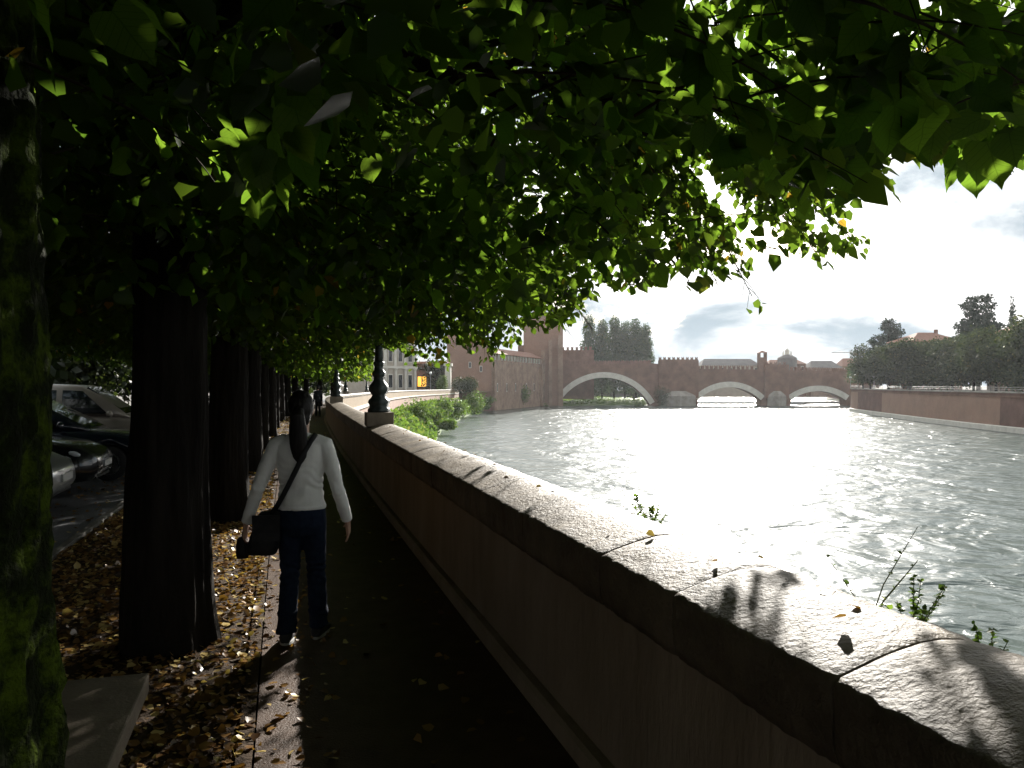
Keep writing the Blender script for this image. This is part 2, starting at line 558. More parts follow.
near = [Vector((xin(y), y)) for y in np.arange(-6, 29.01, .25)]
far = catmull([(xin(26), 26), (xin(29), 29), (-9.3, 40), (-12.2, 55), (-14.2, 72), (-17.3, 100), (-20.6, 140), (-21.9, 180), (-21.4, 215), (-19.3, 250), (-18.2, 270), (-17, 290)], 2.0)
LINE = near[:-1] + far
_s = [0.0]
for i in range(1, len(LINE)):
    _s.append(_s[-1] + (LINE[i] - LINE[i - 1]).length)
LS = np.array(_s); LX = np.array([p.x for p in LINE]); LY = np.array([p.y for p in LINE])


def zoff(y):
    return 0.0 if y < 40 else -1.1 * min(1.0, (y - 40) / 210.0)


def wall_at(s, u=0.0, z=0.0):
    """s metres along the wall's inner face, u metres towards the river"""
    x = np.interp(s, LS, LX); y = np.interp(s, LS, LY)
    dx = np.interp(s + .3, LS, LX) - np.interp(s - .3, LS, LX); dy = np.interp(s + .3, LS, LY) - np.interp(s - .3, LS, LY)
    n = math.hypot(dx, dy) or 1
    return Vector((x + u * dy / n, y - u * dx / n, z + zoff(y)))


def s_of_y(y):
    return float(np.interp(y, LY, LS))


S_END = LS[-1] - .5
sweep_s = list(np.arange(0.5, s_of_y(60), .5)) + list(np.arange(s_of_y(60), S_END, 2.0))


def sweep(mb, prof, ss=None, closed=True):
    rings = [[wall_at(s, u, z) for u, z in prof] for s in (ss or sweep_s)]
    return mb.rings(rings, closed, closed)


# ------------------------------------------------------------------ setting: ground, paths, road, banks, water
def structure(o):
    o['kind'] = 'structure'
    return o


def strip(u0, u1, z, ss, name, m, du=None):
    mb = MB()
    rings = [[wall_at(s, u, z) for u in np.linspace(u0, u1, du or 2)] for s in ss]
    mb.rings(rings, False, False)
    return structure(mb.build(name, m))


# one ground sheet from the wall to far away, falling gently with the river
mb = MB()
rings = []
for s in sweep_s:
    p = wall_at(s, .2, -.14); rings.append([p, Vector((p.x - 15, p.y, p.z)), Vector((-700, p.y + 0, p.z))])
z_far = -1.25
for x, y in ((-12, 300), (-8, 312), (13, 376), (22, 392), (24, 430), (30, 520), (60, 640), (1200, 720), (1200, 1300)):
    rings.append([Vector((x, y, z_far)), Vector((x - 15, y, z_far)), Vector((-700, y, z_far))])
for x in (2,):
    pass
rings.insert(0, [Vector((3.4, -60, -.14)), Vector((-12, -60, -.14)), Vector((-700, -60, -.14))])
mb.rings(rings, False, False)
structure(mb.build('ground', M['ground']))

near_s = [s for s in sweep_s if s < s_of_y(110)]
strip(.0, -1.42, .0, near_s, 'path', M['path'], 3)
strip(-1.5, -3.38, -.01, near_s, 'tree_strip_soil', M['soil'], 3)
strip(-3.5, -13.5, -.10, near_s, 'road', M['road'], 3)
mb = MB(); sweep(mb, [(-1.5, -.12), (-1.43, -.12), (-1.43, .004), (-1.5, .004)], near_s); structure(mb.build('path_edging', M['soil']))
mb = MB(); sweep(mb, [(-3.5, -.13), (-3.38, -.13), (-3.42, .006), (-3.49, .006)], near_s); structure(mb.build('kerb', M['kerb']))

WZ = -8.85
mb = MB(); mb.add([(-200, -60, WZ), (1200, -60, WZ), (1200, 1290, WZ), (-200, 1290, WZ)], [(0, 1, 2, 3)])
structure(mb.build('river', M['water']))

# bank of earth and grass between the brick wall's foot and the water
edge = [(-12.6, 60), (-12.2, 88), (-12.6, 118), (-14, 147), (-16, 180), (-15.9, 210), (-14.8, 260), (-13.2, 300), (-4, 362), (13, 381), (36, 391), (71, 402), (84, 440), (100, 520)]
top = [(-12.9, 60), (-16, 90), (-18.6, 122), (-20.4, 147), (-21, 180), (-21, 214), (-18.5, 260), (-12.5, 300), (9, 376), (16, 394), (18, 412), (22, 428), (26, 450), (32, 530)]
mb = MB(); rings = []
for (ex, ey), (tx, ty) in zip(edge, top):
    zt = WZ if ty < 61 else -3.6 if ty < 230 else (-5.6 if ty < 320 else -7.0)
    row = []
    for t in (-.15, 0, .2, .45, .7, 1.0):
        x = ex + (tx - ex) * t; y = ey + (ty - ey) * t
        z = WZ + (zt - WZ) * (max(t, 0) ** .75) + (-.6 if t < 0 else .12)
        row.append(Vector((x, y, z + .25 * mnoise.noise(Vector((x * .3, y * .1, 0))))))
    rings.append(row)
mb.rings(rings, False, False)
structure(mb.build('river_bank', M['grass'], smooth=True))

# right bank
rb = [(101, 40), (104, 100), (107.5, 168), (113, 215), (121, 262), (128, 298), (132, 312), (140, 322), (158, 350), (176, 392), (190, 430), (220, 560), (300, 690)]
rbs = catmull([(98, 0)] + rb + [(330, 720)], 4.0)
mb = MB(); mb.rings([[Vector((p.x + .5, p.y, -.35)), Vector((p.x + 40, p.y, -.3)), Vector((1200, p.y, 0))] for p in rbs], False, False)
structure(mb.build('far_bank_promenade', M['ground']))


# ------------------------------------------------------------------ parapet wall and embankment
par = thing('parapet_wall', 'long low stone parapet with rounded sunlit coping dividing path from river', 'wall')
mb = MB(); sweep(mb, [(.0, -.16), (0, .715), (.46, .715), (.46, -.42), (.2, -.42)])
mb.build('wall_body', M['wallstone'], par)
mb = MB(); sweep(mb, [(-.075, -.02), (-.07, .075), (-.05, .09), (-.002, .09), (-.002, -.02)], [s for s in sweep_s if s < s_of_y(60)])
mb.build('base_course', M['wallstone'], par)

PROF = [(-.012, .718), (-.028, .76), (-.031, .80), (-.032, .84), (-.032, .88), (-.032, .912), (-.029, .930), (-.012, .940), (.03, .954), (.08, .970), (.13, .984), (.18, .996), (.24, 1.006), (.30, 1.008), (.36, 1.002), (.42, .985), (.465, .955), (.49, .91), (.5, .85), (.485, .718)]


def coping_stones():
    joints_y = [-3.5, -1.2, .2, 1.2, 1.95, 2.74, 3.36, 4.42, 5.35]
    js = [s_of_y(y) for y in joints_y]
    while js[-1] < s_of_y(60):
        js.append(js[-1] + random.uniform(.8, 1.35))
    while js[-1] < S_END - 4:
        js.append(js[-1] + 3.0)
    mb = MB()
    for i in range(len(js) - 1):
        a, b = js[i], js[i + 1]
        yb = np.interp(a, LS, LY)
        st = .022 if 1.0 < yb < 5.5 else (.05 if yb < 12 else (.2 if yb < 35 else 1.0))
        gap = .0035 if yb < 35 else .0
        n = max(3, int((b - a) / st))
        dz = random.uniform(-.003, .003); du = random.uniform(-.004, .004)
        rings = []
        for k in range(n + 1):
            s = a + gap + (b - a - 2 * gap) * k / n
            e = min(k, n - k) * (b - a) / n
            rnd = .006 * max(0, 1 - e / .016)          # worn arrises at the joints
            ring = []
            for u, z in PROF:
                p = wall_at(s, u + du, z + dz)
                if yb < 30:
                    q = Vector((s * 6, u * 6, z * 6)) + Vector((i * 3.7, 0, 0))
                    d = .007 * mnoise.noise(q) + .006 * mnoise.noise(q * 4.1) + .003 * mnoise.noise(q * 9)
                    chip = mnoise.noise(Vector((s * 3.1, 7.7, i)))
                    if u < .06 and z > .8:
                        d -= .02 * max(0, chip - .15) + .010 * max(0, mnoise.noise(Vector((s * 17, z * 9, 2.2))))
                    d *= min(1, .25 + e / .08)
                    c = wall_at(s, .24, .80)
                    dirv = (p - c).normalized()
                    p = p + dirv * (d - rnd)
                ring.append(p)
            rings.append(ring)
        mb.rings(rings, False)
        mb.add(rings[0], [tuple(range(len(PROF)))]); mb.add(rings[-1], [tuple(range(len(PROF)))])
    return mb.build('coping', M['coping'], par, smooth=True)


coping_stones()

emb = thing('embankment_wall', 'brick river wall with pale ledge below the parapet, curving towards the castle', 'wall')
mb = MB(); sweep(mb, [(.18, -.43), (.50, -.43), (.9, -9.6), (.2, -9.6)]); mb.build('brick_face', M['brick_pink'], emb)
mb = MB(); sweep(mb, [(.462, -.18), (.66, -.20), (.66, -.42), (.462, -.424)]); mb.build('ledge', M['stone'], emb)

# ------------------------------------------------------------------ crowns of the riverside row
SN = np.array(S)
WINDOW = np.array([(372, 346), (397, 347), (420, 361), (441, 360), (459, 360), (472, 354), (496, 351), (517, 342), (507, 322), (532, 328), (558, 338), (566, 325), (592, 331), (580, 315), (585, 304), (598, 284),
                   (640, 290), (652, 292), (671, 274), (687, 289), (718, 291), (753, 299), (741, 281), (716, 262), (699, 250), (706, 239), (745, 247), (788, 266), (824, 254), (859, 246), (851, 236), (796, 223), (773, 219),
                   (769, 207), (796, 213), (835, 203), (843, 184), (874, 184), (884, 178), (874, 168), (913, 141), (937, 135), (949, 156), (968, 172), (984, 152), (999, 164), (1030, 150), (1700, 60), (1700, 900), (372, 900)], float)
NEAR_C = np.array([(-900, 300), (60, 240), (90, 150), (130, 195), (165, 235), (200, 185), (240, 205), (280, 200), (300, 140), (340, 150), (380, 165), (430, 150), (520, 165), (560, 130), (600, 105), (650, 152), (700, 140), (760, 180), (850, 195),
                   (905, 160), (930, 125), (965, 172), (1000, 160), (1060, 150), (1900, 60)], float)


def in_poly(px, py, poly):
    inside = np.zeros(len(px), bool)
    j = len(poly) - 1
    for i in range(len(poly)):
        xi, yi = poly[i]; xj, yj = poly[j]
        c = ((yi > py) != (yj > py)) & (px < (xj - xi) * (py - yi) / (yj - yi + 1e-12) + xi)
        inside ^= c
        j = i
    return inside


def prune(P):
    """the row is pruned clear of the river view and of the low sun that reaches path and coping"""
    n = len(P)
    y = np.maximum(P[:, 1], .05)
    px = 512 + F * P[:, 0] / y; py = 384 - F * (P[:, 2] - EYE) / y
    ahead = P[:, 1] > .3
    dist = np.linalg.norm(P - np.array([0, 0, EYE]), axis=1)
    bad = dist < 1.55
    mid = ahead & (P[:, 1] >= 4.2)
    bad |= mid & in_poly(px, py, WINDOW)
    nearm = ahead & (P[:, 1] < 4.2)
    bad |= nearm & (py > np.interp(px, NEAR_C[:, 0], NEAR_C[:, 1]))
    bad |= P[:, 2] < 2.12
    # sun corridors
    t = P[:, 2] / SN[2]
    G = P - SN[None] * t[:, None]
    lat = (xin(G[:, 1]) - G[:, 0]) * .96
    r = rng.random(n)
    A = (lat > 1.1) & (lat < 2.4) & (G[:, 1] > 5.3) & (G[:, 1] < 11.5)
    B = (lat > 1.1) & (lat < 3.2) & (G[:, 1] > 19) & (G[:, 1] < 34)
    Cc = (lat > 1.1) & (lat < 1.7) & (G[:, 1] > 3.2) & (G[:, 1] < 5.2)
    bad |= A
    bad |= B & (r < .97)
    bad |= Cc & (r < .45)
    t1 = (P[:, 2] - 1.0) / SN[2]
    W = P - SN[None] * t1[:, None]
    wl = (xin(W[:, 1]) - W[:, 0]) * .96
    band = ((W[:, 1] > 5.7) & (W[:, 1] < 6.2)) | ((W[:, 1] > 6.8) & (W[:, 1] < 7.05))
    D = (wl > -.68) & (wl < .18) & (W[:, 1] > 1.0) & (W[:, 1] < 30) & ~band
    bad |= D & (r < .992)
    # the outer river side of the crowns is airy, so the sun shows through it
    rl = (P[:, 0] - xin(P[:, 1]) + 2.02) * .96
    thin = (P[:, 1] > 4.0) & (rl > 1.2) & (P[:, 1] < 34) & (px > 470)
    bad |= thin & (rng.random(n) > np.interp(rl, [1.6, 3.0], [1.0, .5]))
    # sun flecks on the low boughs close to the path
    for x0, x1, y0, y1, pr in ((110, 300, 50, 230, .93), (370, 540, 10, 140, .84), (600, 720, 60, 160, .84)):
        for qy in (1.75, 2.1, 2.5):
            q = P - SN[None] * ((P[:, 1] - qy) / SN[1])[:, None]
            qx = 512 + F * q[:, 0] / qy; qz = 384 - F * (q[:, 2] - EYE) / qy
            E = (P[:, 1] > qy + .35) & (P[:, 2] > 2.6) & (qx > x0) & (qx < x1) & (qz > y0) & (qz < y1)
            bad |= E & (r < pr)
    return ~bad


def crown_R(z, top=11.5, rmax=5.0):
    return np.interp(z, [2.0, 2.6, 3.5, 4.6, 7.0, 9.5, top], [.55 * rmax, .75 * rmax, .92 * rmax, rmax, .95 * rmax, .6 * rmax, .05])


def twig_cloud(n, cx, cy, zlo, zhi, rmax, nl, bias_low=1.0):
    """bases and directions of n drooping twigs through a crown"""
    z = zlo + (zhi - zlo) * rng.random(n) ** bias_low
    th = rng.random(n) * 2 * np.pi
    rr = crown_R(z, rmax=rmax) * rng.random(n) ** .42
    P0 = np.stack([cx + rr * np.cos(th), cy + rr * np.sin(th), z], 1)
    D = np.stack([np.cos(th), np.sin(th), rng.normal(-.12, .25, n)], 1) + .7 * rng.normal(size=(n, 3)) * [1, 1, .5]
    return P0, unit(D)


def leaves_on(P0, D, length, nl, size, spread=.5):
    n = len(P0)
    t = (np.arange(nl) + .6) / nl
    sp = P0[:, None, :] + D[:, None, :] * (t[None, :, None] * length[:, None, None])
    sp = sp - np.array([0, 0, 1.]) * (.28 * (t ** 2)[None, :, None] * length[:, None, None])
    side = unit(np.cross(D, np.array([0, 0, 1.]) + .01 * rng.normal(size=(n, 3))))
    alt = np.where(np.arange(nl) % 2, 1, -1)[None, :, None]
    off = side[:, None, :] * alt * .045
    P = (sp + off + rng.normal(size=(n, nl, 3)) * .03).reshape(-1, 3)
    A = (D[:, None, :] * .5 + side[:, None, :] * alt * .6 + np.array([0, 0, -.55]) + rng.normal(size=(n, nl, 3)) * .38).reshape(-1, 3)
    Nn = (np.array([0, 0, 1.]) + rng.normal(size=(n * nl, 3)) * spread)
    sz = np.repeat(size, nl) * rng.uniform(.6, 1.15, n * nl)
    return P, A, Nn, sz, sp


def twig_mesh(name, sp, r0, keep):
    """thin three-sided stems through the leaf points"""
    sp = sp[keep][:, ::3] if sp.shape[1] > 6 else sp[keep]
    n, k, _ = sp.shape
    d = unit(sp[:, -1] - sp[:, 0])
    a = unit(np.cross(d, [0.3, .2, 1.])); b = np.cross(d, a)
    V = []
    for j in range(k):
        r = r0 * (1 - .75 * j / (k - 1))
        for q in range(3):
            V.append(sp[:, j] + r * (math.cos(q * 2.094) * a + math.sin(q * 2.094) * b))
    V = np.stack(V, 1)
    Fc = []
    for j in range(k - 1):
        for q in range(3):
            Fc.append((j * 3 + q, j * 3 + (q + 1) % 3, j * 3 + 3 + (q + 1) % 3, j * 3 + 3 + q))
    Fc = np.array(Fc)
    faces = (np.arange(n)[:, None, None] * (k * 3) + Fc[None]).reshape(-1, 4)
    return np_mesh(name, V.reshape(-1, 3), faces)


def trunk_mb(h, r, seed, rows=40, seg=26, lean=(0, 0), rough=.06, flare=.45):
    mb = MB(); rings = []
    for i in range(rows + 1):
        z = -.15 + (h + .15) * i / rows
        zz = max(z, 0)
        rad = r * (1 - .35 * zz / h) * (1 + flare * math.exp(-zz / .22))
        c = Vector((lean[0] * zz / h + .04 * mnoise.noise(Vector((seed, 0, zz * .6))), lean[1] * zz / h, z))
        ring = []
        for k in range(seg):
            a = 2 * math.pi * k / seg
            q = Vector((math.cos(a) * 1.6 + seed, math.sin(a) * 1.6, zz * .5))
            d = 1 + rough * 2.0 * mnoise.noise(q) + rough * mnoise.noise(Vector((math.cos(a) * 5, math.sin(a) * 5 + seed, zz * 1.6)))
            if rough < .1:
                rg = abs(mnoise.noise(Vector((math.cos(a) * 4.5, math.sin(a) * 4.5 + seed, zz * 1.0)))) + .6 * abs(mnoise.noise(Vector((math.cos(a) * 9, math.sin(a) * 9 + seed, zz * 1.1))))
                d += .10 * rg - .03
            if zz < .6:
                d += .08 * math.exp(-zz / .18) * math.cos(5 * a + seed)
            ring.append(c + Vector((math.cos(a), math.sin(a), 0)) * rad * d)
        rings.append(ring)
    return mb.rings(rings)


def limbs_mb(h0, n, seed, reach=3.4, top=9.5):
    rd = random.Random(seed)
    mb = MB()
    tips = []
    for i in range(n):
        a = 2 * math.pi * (i / n) + rd.uniform(-.3, .3)
        z0 = rd.uniform(h0 - .7, h0 + 1.2)
        L_ = reach * rd.uniform(.75, 1.1)
        zt = rd.uniform(3.4, top) if i % 3 else rd.uniform(3.2, 4.2)
        pts, rads = [], []
        for k in range(7):
            t = k / 6
            p = Vector((math.cos(a) * L_ * t, math.sin(a) * L_ * t, z0 + (zt - z0) * math.sin(t * 1.5)))
            p += Vector((rd.uniform(-.12, .12), rd.uniform(-.12, .12), rd.uniform(-.1, .1))) * t
            pts.append(p); rads.append(.085 * (1 - .85 * t) + .008)
        mb.tube(pts, rads, 7)
        for k in (3, 4, 5):
            a2 = a + rd.choice((-1, 1)) * rd.uniform(.5, 1.0)
            q = pts[k]
            e = q + Vector((math.cos(a2), math.sin(a2), rd.uniform(-.25, .5))) * rd.uniform(.8, 1.6)
            mb.tube([q, (q + e) / 2 + Vector((0, 0, .08)), e], [.03, .02, .006], 5)
    # leader
    mb.tube([(0, 0, h0 - .2), (.1, .05, (h0 + top) / 2), (0, 0, top)], [.16, .1, .02], 8)
    return mb


ROW_Y = [1.7, 5.08, 9.8, 15.0, 20.0, 25.2, 30.5, 36, 42, 48.5, 56, 64, 73]
ROW_LABEL = [
    'moss-covered linden trunk rising close beside the stone bench',
    'thick dark linden trunk with flared foot beyond the end of the stone bench',
    'linden with sunlit bark at its foot standing level with the woman\'s outer arm',
    'third linden past the stone bench, its trunk seen just beside the woman\'s sleeve',
    'fourth linden past the stone bench in the riverside row',
    'fifth linden past the stone bench in the riverside row',
    'sixth linden past the stone bench, level with the second iron lamp post',
    'seventh linden past the stone bench, just beyond the second iron lamp post',
    'eighth linden past the stone bench where the row starts to bend',
    'ninth linden past the stone bench along the bending parapet',
    'tenth linden past the stone bench along the bending parapet',
    'eleventh linden past the stone bench along the bending parapet',
    'last linden of the riverside row before the pale palace']
RG = 'lindens in a row along the river path'


def row_pos(y):
    if y < 29:
        return xin(y) - 2.02, y
    p = wall_at(s_of_y(y), -2.0, 0)
    return p.x, p.y


def build_row():
    for i, y in enumerate(ROW_Y):
        x, y = row_pos(y)
        if i == 0: x = -1.26
        if i == 1: x = -2.18
        r = [.27, .258, .245, .23][i] if i < 4 else .2 + .03 * random.random()
        t = thing('linden_tree', ROW_LABEL[i], 'tree', (x, y, zoff(y)), 0, RG)
        tm = trunk_mb(3.9, r, 3.3 * i + 1, rows=150 if i == 0 else (90 if i < 3 else 50), seg=72 if i == 0 else (96 if i < 3 else 36), rough=.1 if i == 0 else .06, flare=.22 if i == 0 else .09)
        if i == 0:
            for k, p in enumerate(tm.v):
                q = Vector(p)
                d = .014 * mnoise.noise(q * 14) + .008 * mnoise.noise(q * 40)
                a = Vector((q.x, q.y, 0)).normalized()
                tm.v[k] = tuple(q + a * d)
        tm.build('trunk', M['moss'] if i == 0 else M['bark'], t, smooth=True)
        limbs_mb(3.6, 11, i + 5).build('limbs', M['bark'], t, smooth=True)
        if i <= 3:
            # low layer: full sized leaves on twigs; high layer: fewer and larger
            nlow, nl = [2300, 3300, 3000, 2600][i], 16
            rmax = [5.6, 6.0, 5.3, 5.0][i]
            P0, D = twig_cloud(nlow, x, y, 2.35, 5.6, rmax, nl, 1.2)
            ln = rng.uniform(.5, 1.0, nlow)
            P, A, Nn, sz, sp = leaves_on(P0, D, ln, nl, rng.uniform(.10, .135, nlow) if i == 0 else rng.uniform(.08, .105, nlow))
            k = prune(P)
            kt = prune(sp[:, nl // 2]) & prune(sp[:, -1]) & prune(sp[:, 1])
            o = np.array([x, y, 0])
            lm = leaf_mesh('crown', P[k] - o, A[k], Nn[k], sz[k], LEAF_BIG if i == 0 else LEAF_MID, None, i == 0)
            link_mesh('crown', lm, M['leaf_near'] if i == 0 else M['leaf'], t)
            link_mesh('twigs', twig_mesh('twigs', sp - o, .006, kt), M['twig'], t)
            nh = 3000 if i == 0 else 1500
            P0, D = twig_cloud(nh, x, y, 5.2, 11.2, rmax * .95, 12, 1.0)
            P, A, Nn, sz, sp = leaves_on(P0, D, rng.uniform(.7, 1.3, nh), 12, rng.uniform(.14, .2, nh))
            k = prune(P)
            link_mesh('upper_crown', leaf_mesh('upper_crown', P[k] - o, A[k], Nn[k], sz[k], LEAF_MID), M['leaf'], t)
        else:
            n = 2200 if i < 8 else 1100
            P0, D = twig_cloud(n, x, y, 2.3, 10.5, 4.7, 10, 1.3)
            P, A, Nn, sz, sp = leaves_on(P0, D, rng.uniform(.6, 1.1, n), 10, rng.uniform(.13, .18, n) if i < 8 else rng.uniform(.2, .3, n))
            k = prune(P)
            o = np.array([x, y, 0])
            link_mesh('crown', leaf_mesh('crown', P[k] - o, A[k], Nn[k], sz[k], LEAF_MID), M['leaf'], t)


build_row()


def boughs(root_label, base, tips, leaf_m, seed):
    """long outer boughs that reach over the river, with short drooping side twigs"""
    t = [o for o in bpy.data.objects if o.get('label') == root_label][0]
    o = np.array(t.location)
    rd = random.Random(seed)
    wood = MB(); P0, D, Ln = [], [], []
    for px, py, Y, side in tips:
        tip = Vector(((px - 512) / F * Y, Y, EYE + (384 - py) / F * Y))
        b0 = Vector(base) + Vector((rd.uniform(-.3, .3), rd.uniform(-.3, .3), rd.uniform(-.2, .4)))
        pts = []
        for k in range(9):
            q = k / 8
            p = b0.lerp(tip, q); p.z += .55 * math.sin(math.pi * q) * (1 - .35 * q)
            p += Vector((rd.uniform(-.05, .05), rd.uniform(-.05, .05), rd.uniform(-.04, .04)))
            pts.append(p)
        pts[-1] = tip
        wood.tube([p - Vector(o) for p in pts], [.026 * (1 - .88 * k / 8) for k in range(9)], 6)
        L_ = (tip - b0).length; ax = (tip - pts[-3]).normalized(); sd = Vector((ax.y, -ax.x, 0)).normalized()
        n = int(L_ * .8 / .036)
        for k in range(n):
            q = .22 + .78 * k / n
            f = q * 8; i = min(7, int(f)); p = pts[i].lerp(pts[i + 1], f - i)
            sg = 1 if k % 2 else -1
            ln = (.12 + .42 * (1 - q) ** .7) * rd.uniform(.7, 1.2) * side
            P0.append(tuple(p)); D.append(tuple((ax * .8 + sd * sg * .75 + Vector((0, 0, rd.uniform(-.35, .15)))).normalized())); Ln.append(ln)
    P0, D, Ln = np.array(P0), np.array(D), np.array(Ln)
    P, A, Nn, sz, sp = leaves_on(P0, D, Ln, 6, rng.uniform(.075, .10, len(P0)), .6)
    t1 = (P[:, 2] - 1.0) / SN[2]; W = P - SN[None] * t1[:, None]; wl = (xin(W[:, 1]) - W[:, 0]) * .96
    k = ~((wl > -.66) & (wl < .14) & ((W[:, 1] > 2.7) | ((W[:, 1] > 1.2) & (rng.random(len(P)) < .4))))
    P, A, Nn, sz = P[k], A[k], Nn[k], sz[k]
    link_mesh('outer_leaves', leaf_mesh('outer_leaves', P - o, A, Nn, sz, LEAF_MID), leaf_m, t)
    link_mesh('outer_twigs', twig_mesh('outer_twigs', sp - o, .004, np.ones(len(sp), bool)), M['twig'], t)
    wood.build('outer_boughs', M['twig'], t, smooth=True)


boughs(ROW_LABEL[1], (-.2, 5.6, 3.9), [(856, 243, 6.4, 1), (815, 252, 6.5, 1), (790, 222, 6.3, 1), (752, 296, 6.6, 1), (718, 286, 6.6, 1), (740, 262, 6.8, 1), (690, 284, 6.9, 1), (652, 286, 7.2, 1), (640, 268, 7.0, 1), (872, 180, 5.0, 1), (838, 198, 5.3, 1)], M['leaf'], 3)
boughs(ROW_LABEL[2], (-1.2, 9.4, 3.8), [(592, 329, 8.4, 1), (566, 332, 8.4, 1), (556, 318, 8.8, 1), (582, 306, 8.6, 1), (518, 340, 9.4, 1), (496, 349, 9.2, 1.3), (486, 345, 9.0, 1.3), (440, 358, 10.2, 1.2), (420, 358, 10.4, 1.2), (470, 340, 9.5, 1.3)], M['leaf'], 4)


# ------------------------------------------------------------------ other trees
def blob_crown(lobes, n, size, name, tpl=LEAF_FAR, flat=.6, fill=.35):
    """leaf-sized faces through the volume of several lobes (cx,cy,cz,rx,ry,rz)"""
    lobes = np.array(lobes, float)
    vol = (lobes[:, 3] * lobes[:, 4] * lobes[:, 5]) ** (2 / 3)
    w = rng.choice(len(lobes), n, p=vol / vol.sum())
    d = rand_dir(n)
    rr = rng.random(n) ** fill
    bump = 1 + .16 * np.sin(d[:, 0] * 7 + w) * np.sin(d[:, 1] * 6 + 2 * w) + .1 * rng.normal(size=n)
    P = lobes[w, :3] + d * lobes[w, 3:6] * (rr * bump)[:, None]
    A = d + rng.normal(size=(n, 3)) * .7 + np.array([0, 0, -.3])
    Nn = d * .8 + rng.normal(size=(n, 3)) * flat + np.array([0, 0, .4])
    return leaf_mesh(name, P, A, Nn, size * rng.uniform(.6, 1.3, n), tpl)


def tree(name, label, x, y, z0, h, r, m, style, n, size, group, seed=0, trunk_r=.3):
    rd = random.Random(seed)
    t = thing(name, label, 'tree', (x, y, z0), rd.uniform(0, 6.28), group)
    tb = MB()
    tb.tube([(0, 0, -.3), (.1, 0, h * .3), (0, .1, h * .6), (.05, 0, h * .9)], [trunk_r * 1.3, trunk_r, trunk_r * .7, trunk_r * .15], 9)
    for k in range(6):
        a = rd.uniform(0, 6.28); zz = h * rd.uniform(.25, .65)
        tb.tube([(0, 0, zz), (math.cos(a) * r * .4, math.sin(a) * r * .4, zz + r * .25), (math.cos(a) * r * .75, math.sin(a) * r * .75, zz + r * .35)], [trunk_r * .4, trunk_r * .25, .03], 6)
    tb.build('trunk', M['bark'], t, smooth=True)
    lobes = []
    if style == 'round':
        for k in range(11):
            a = rd.uniform(0, 6.28); q = r * rd.uniform(.25, .62); zz = h * rd.uniform(.38, .8)
            s = r * rd.uniform(.4, .6)
            lobes.append((math.cos(a) * q, math.sin(a) * q, zz, s, s, s * rd.uniform(.75, 1.0)))
        lobes.append((0, 0, h * .62, r * .6, r * .6, h * .32))
    elif style == 'broad':
        for k in range(18):
            a = rd.uniform(0, 6.28); q = r * rd.uniform(.25, .75); zz = h * rd.uniform(.22, .85)
            s = r * rd.uniform(.38, .55)
            lobes.append((math.cos(a) * q, math.sin(a) * q, zz, s, s, s * rd.uniform(.75, 1.0)))
    elif style == 'poplar':
        for k in range(9):
            zz = h * (.16 + .8 * k / 8)
            s = r * (.55 + .5 * math.sin(math.pi * min(1, (k + 1.2) / 9.5)))
            lobes.append((rd.uniform(-.2, .2) * r, rd.uniform(-.2, .2) * r, zz, s, s, h * .1))
    elif style == 'cedar':
        for k in range(10):
            zz = h * (.34 + .64 * k / 9); q = r * (1.0 - .62 * k / 9) * rd.uniform(.8, 1.1)
            for j in range(6 if k < 6 else 4):
                a = rd.uniform(0, 6.28)
                lobes.append((math.cos(a) * q * .6, math.sin(a) * q * .6, zz + rd.uniform(-.5, .5), q * .5, q * .5, h * .034))
    elif style == 'conifer':
        for k in range(11):
            zz = h * (.1 + .88 * k / 10); q = r * (1.05 - k / 10.5)
            lobes.append((rd.uniform(-.1, .1), rd.uniform(-.1, .1), zz, q, q, h * .06))
    cm = blob_crown(lobes, n, size, 'crown')
    link_mesh('crown', cm, m, t)
    return t


# lindens and evergreens beyond the parked cars, two staggered rows
BG = 'trees beyond the parked cars'
bx = 0
for i in range(9):
    y = 4 + i * 7.0
    p = wall_at(s_of_y(y), -14.6, 0) if y > -5 else None
    o = tree('roadside_tree', f'dark leafy tree behind the parked cars, number {i + 1} along the far side of the road', p.x, p.y, -.14, 10.5, 4.6, M['leaf_oak'], 'broad', 15000, .34, BG, i, .25)
    o['label'] = ['dark leafy tree abreast of the mossy trunk across the road', 'dark leafy tree across the road behind the silver car', 'dark leafy tree across the road behind the beige van',
                  'dark leafy tree next beyond the beige van across the road', 'dark leafy tree second beyond the beige van across the road', 'dark leafy tree third beyond the beige van across the road',
                  'dark leafy tree fourth beyond the beige van across the road', 'dark leafy tree fifth beyond the beige van across the road', 'dark leafy tree sixth beyond the beige van across the road'][i]


# unseen trees added behind the camera to block sky light and darken the foreground
for y, lab in ((-8.4, 'unseen linden added to the riverside row behind the mossy trunk to block sky light'),):
    src = [o for o in bpy.data.objects if o.get('label') == ROW_LABEL[5]][0]
    c = copy_tree(src); c.location = (xin(y) - 2.05, y, 0); c['label'] = lab; c.rotation_euler = (0, 0, 2.0 + y)
for y, lab in ((-4, 'unseen dark leafy tree added across the road behind the mossy trunk to block sky light'), (-12, 'unseen dark leafy tree added across the road furthest behind the mossy trunk to block sky light')):
    src = [o for o in bpy.data.objects if o.get('group') == BG][0]
    c = copy_tree(src); c.location = (xin(y) - 14.5, y, -.14); c['label'] = lab

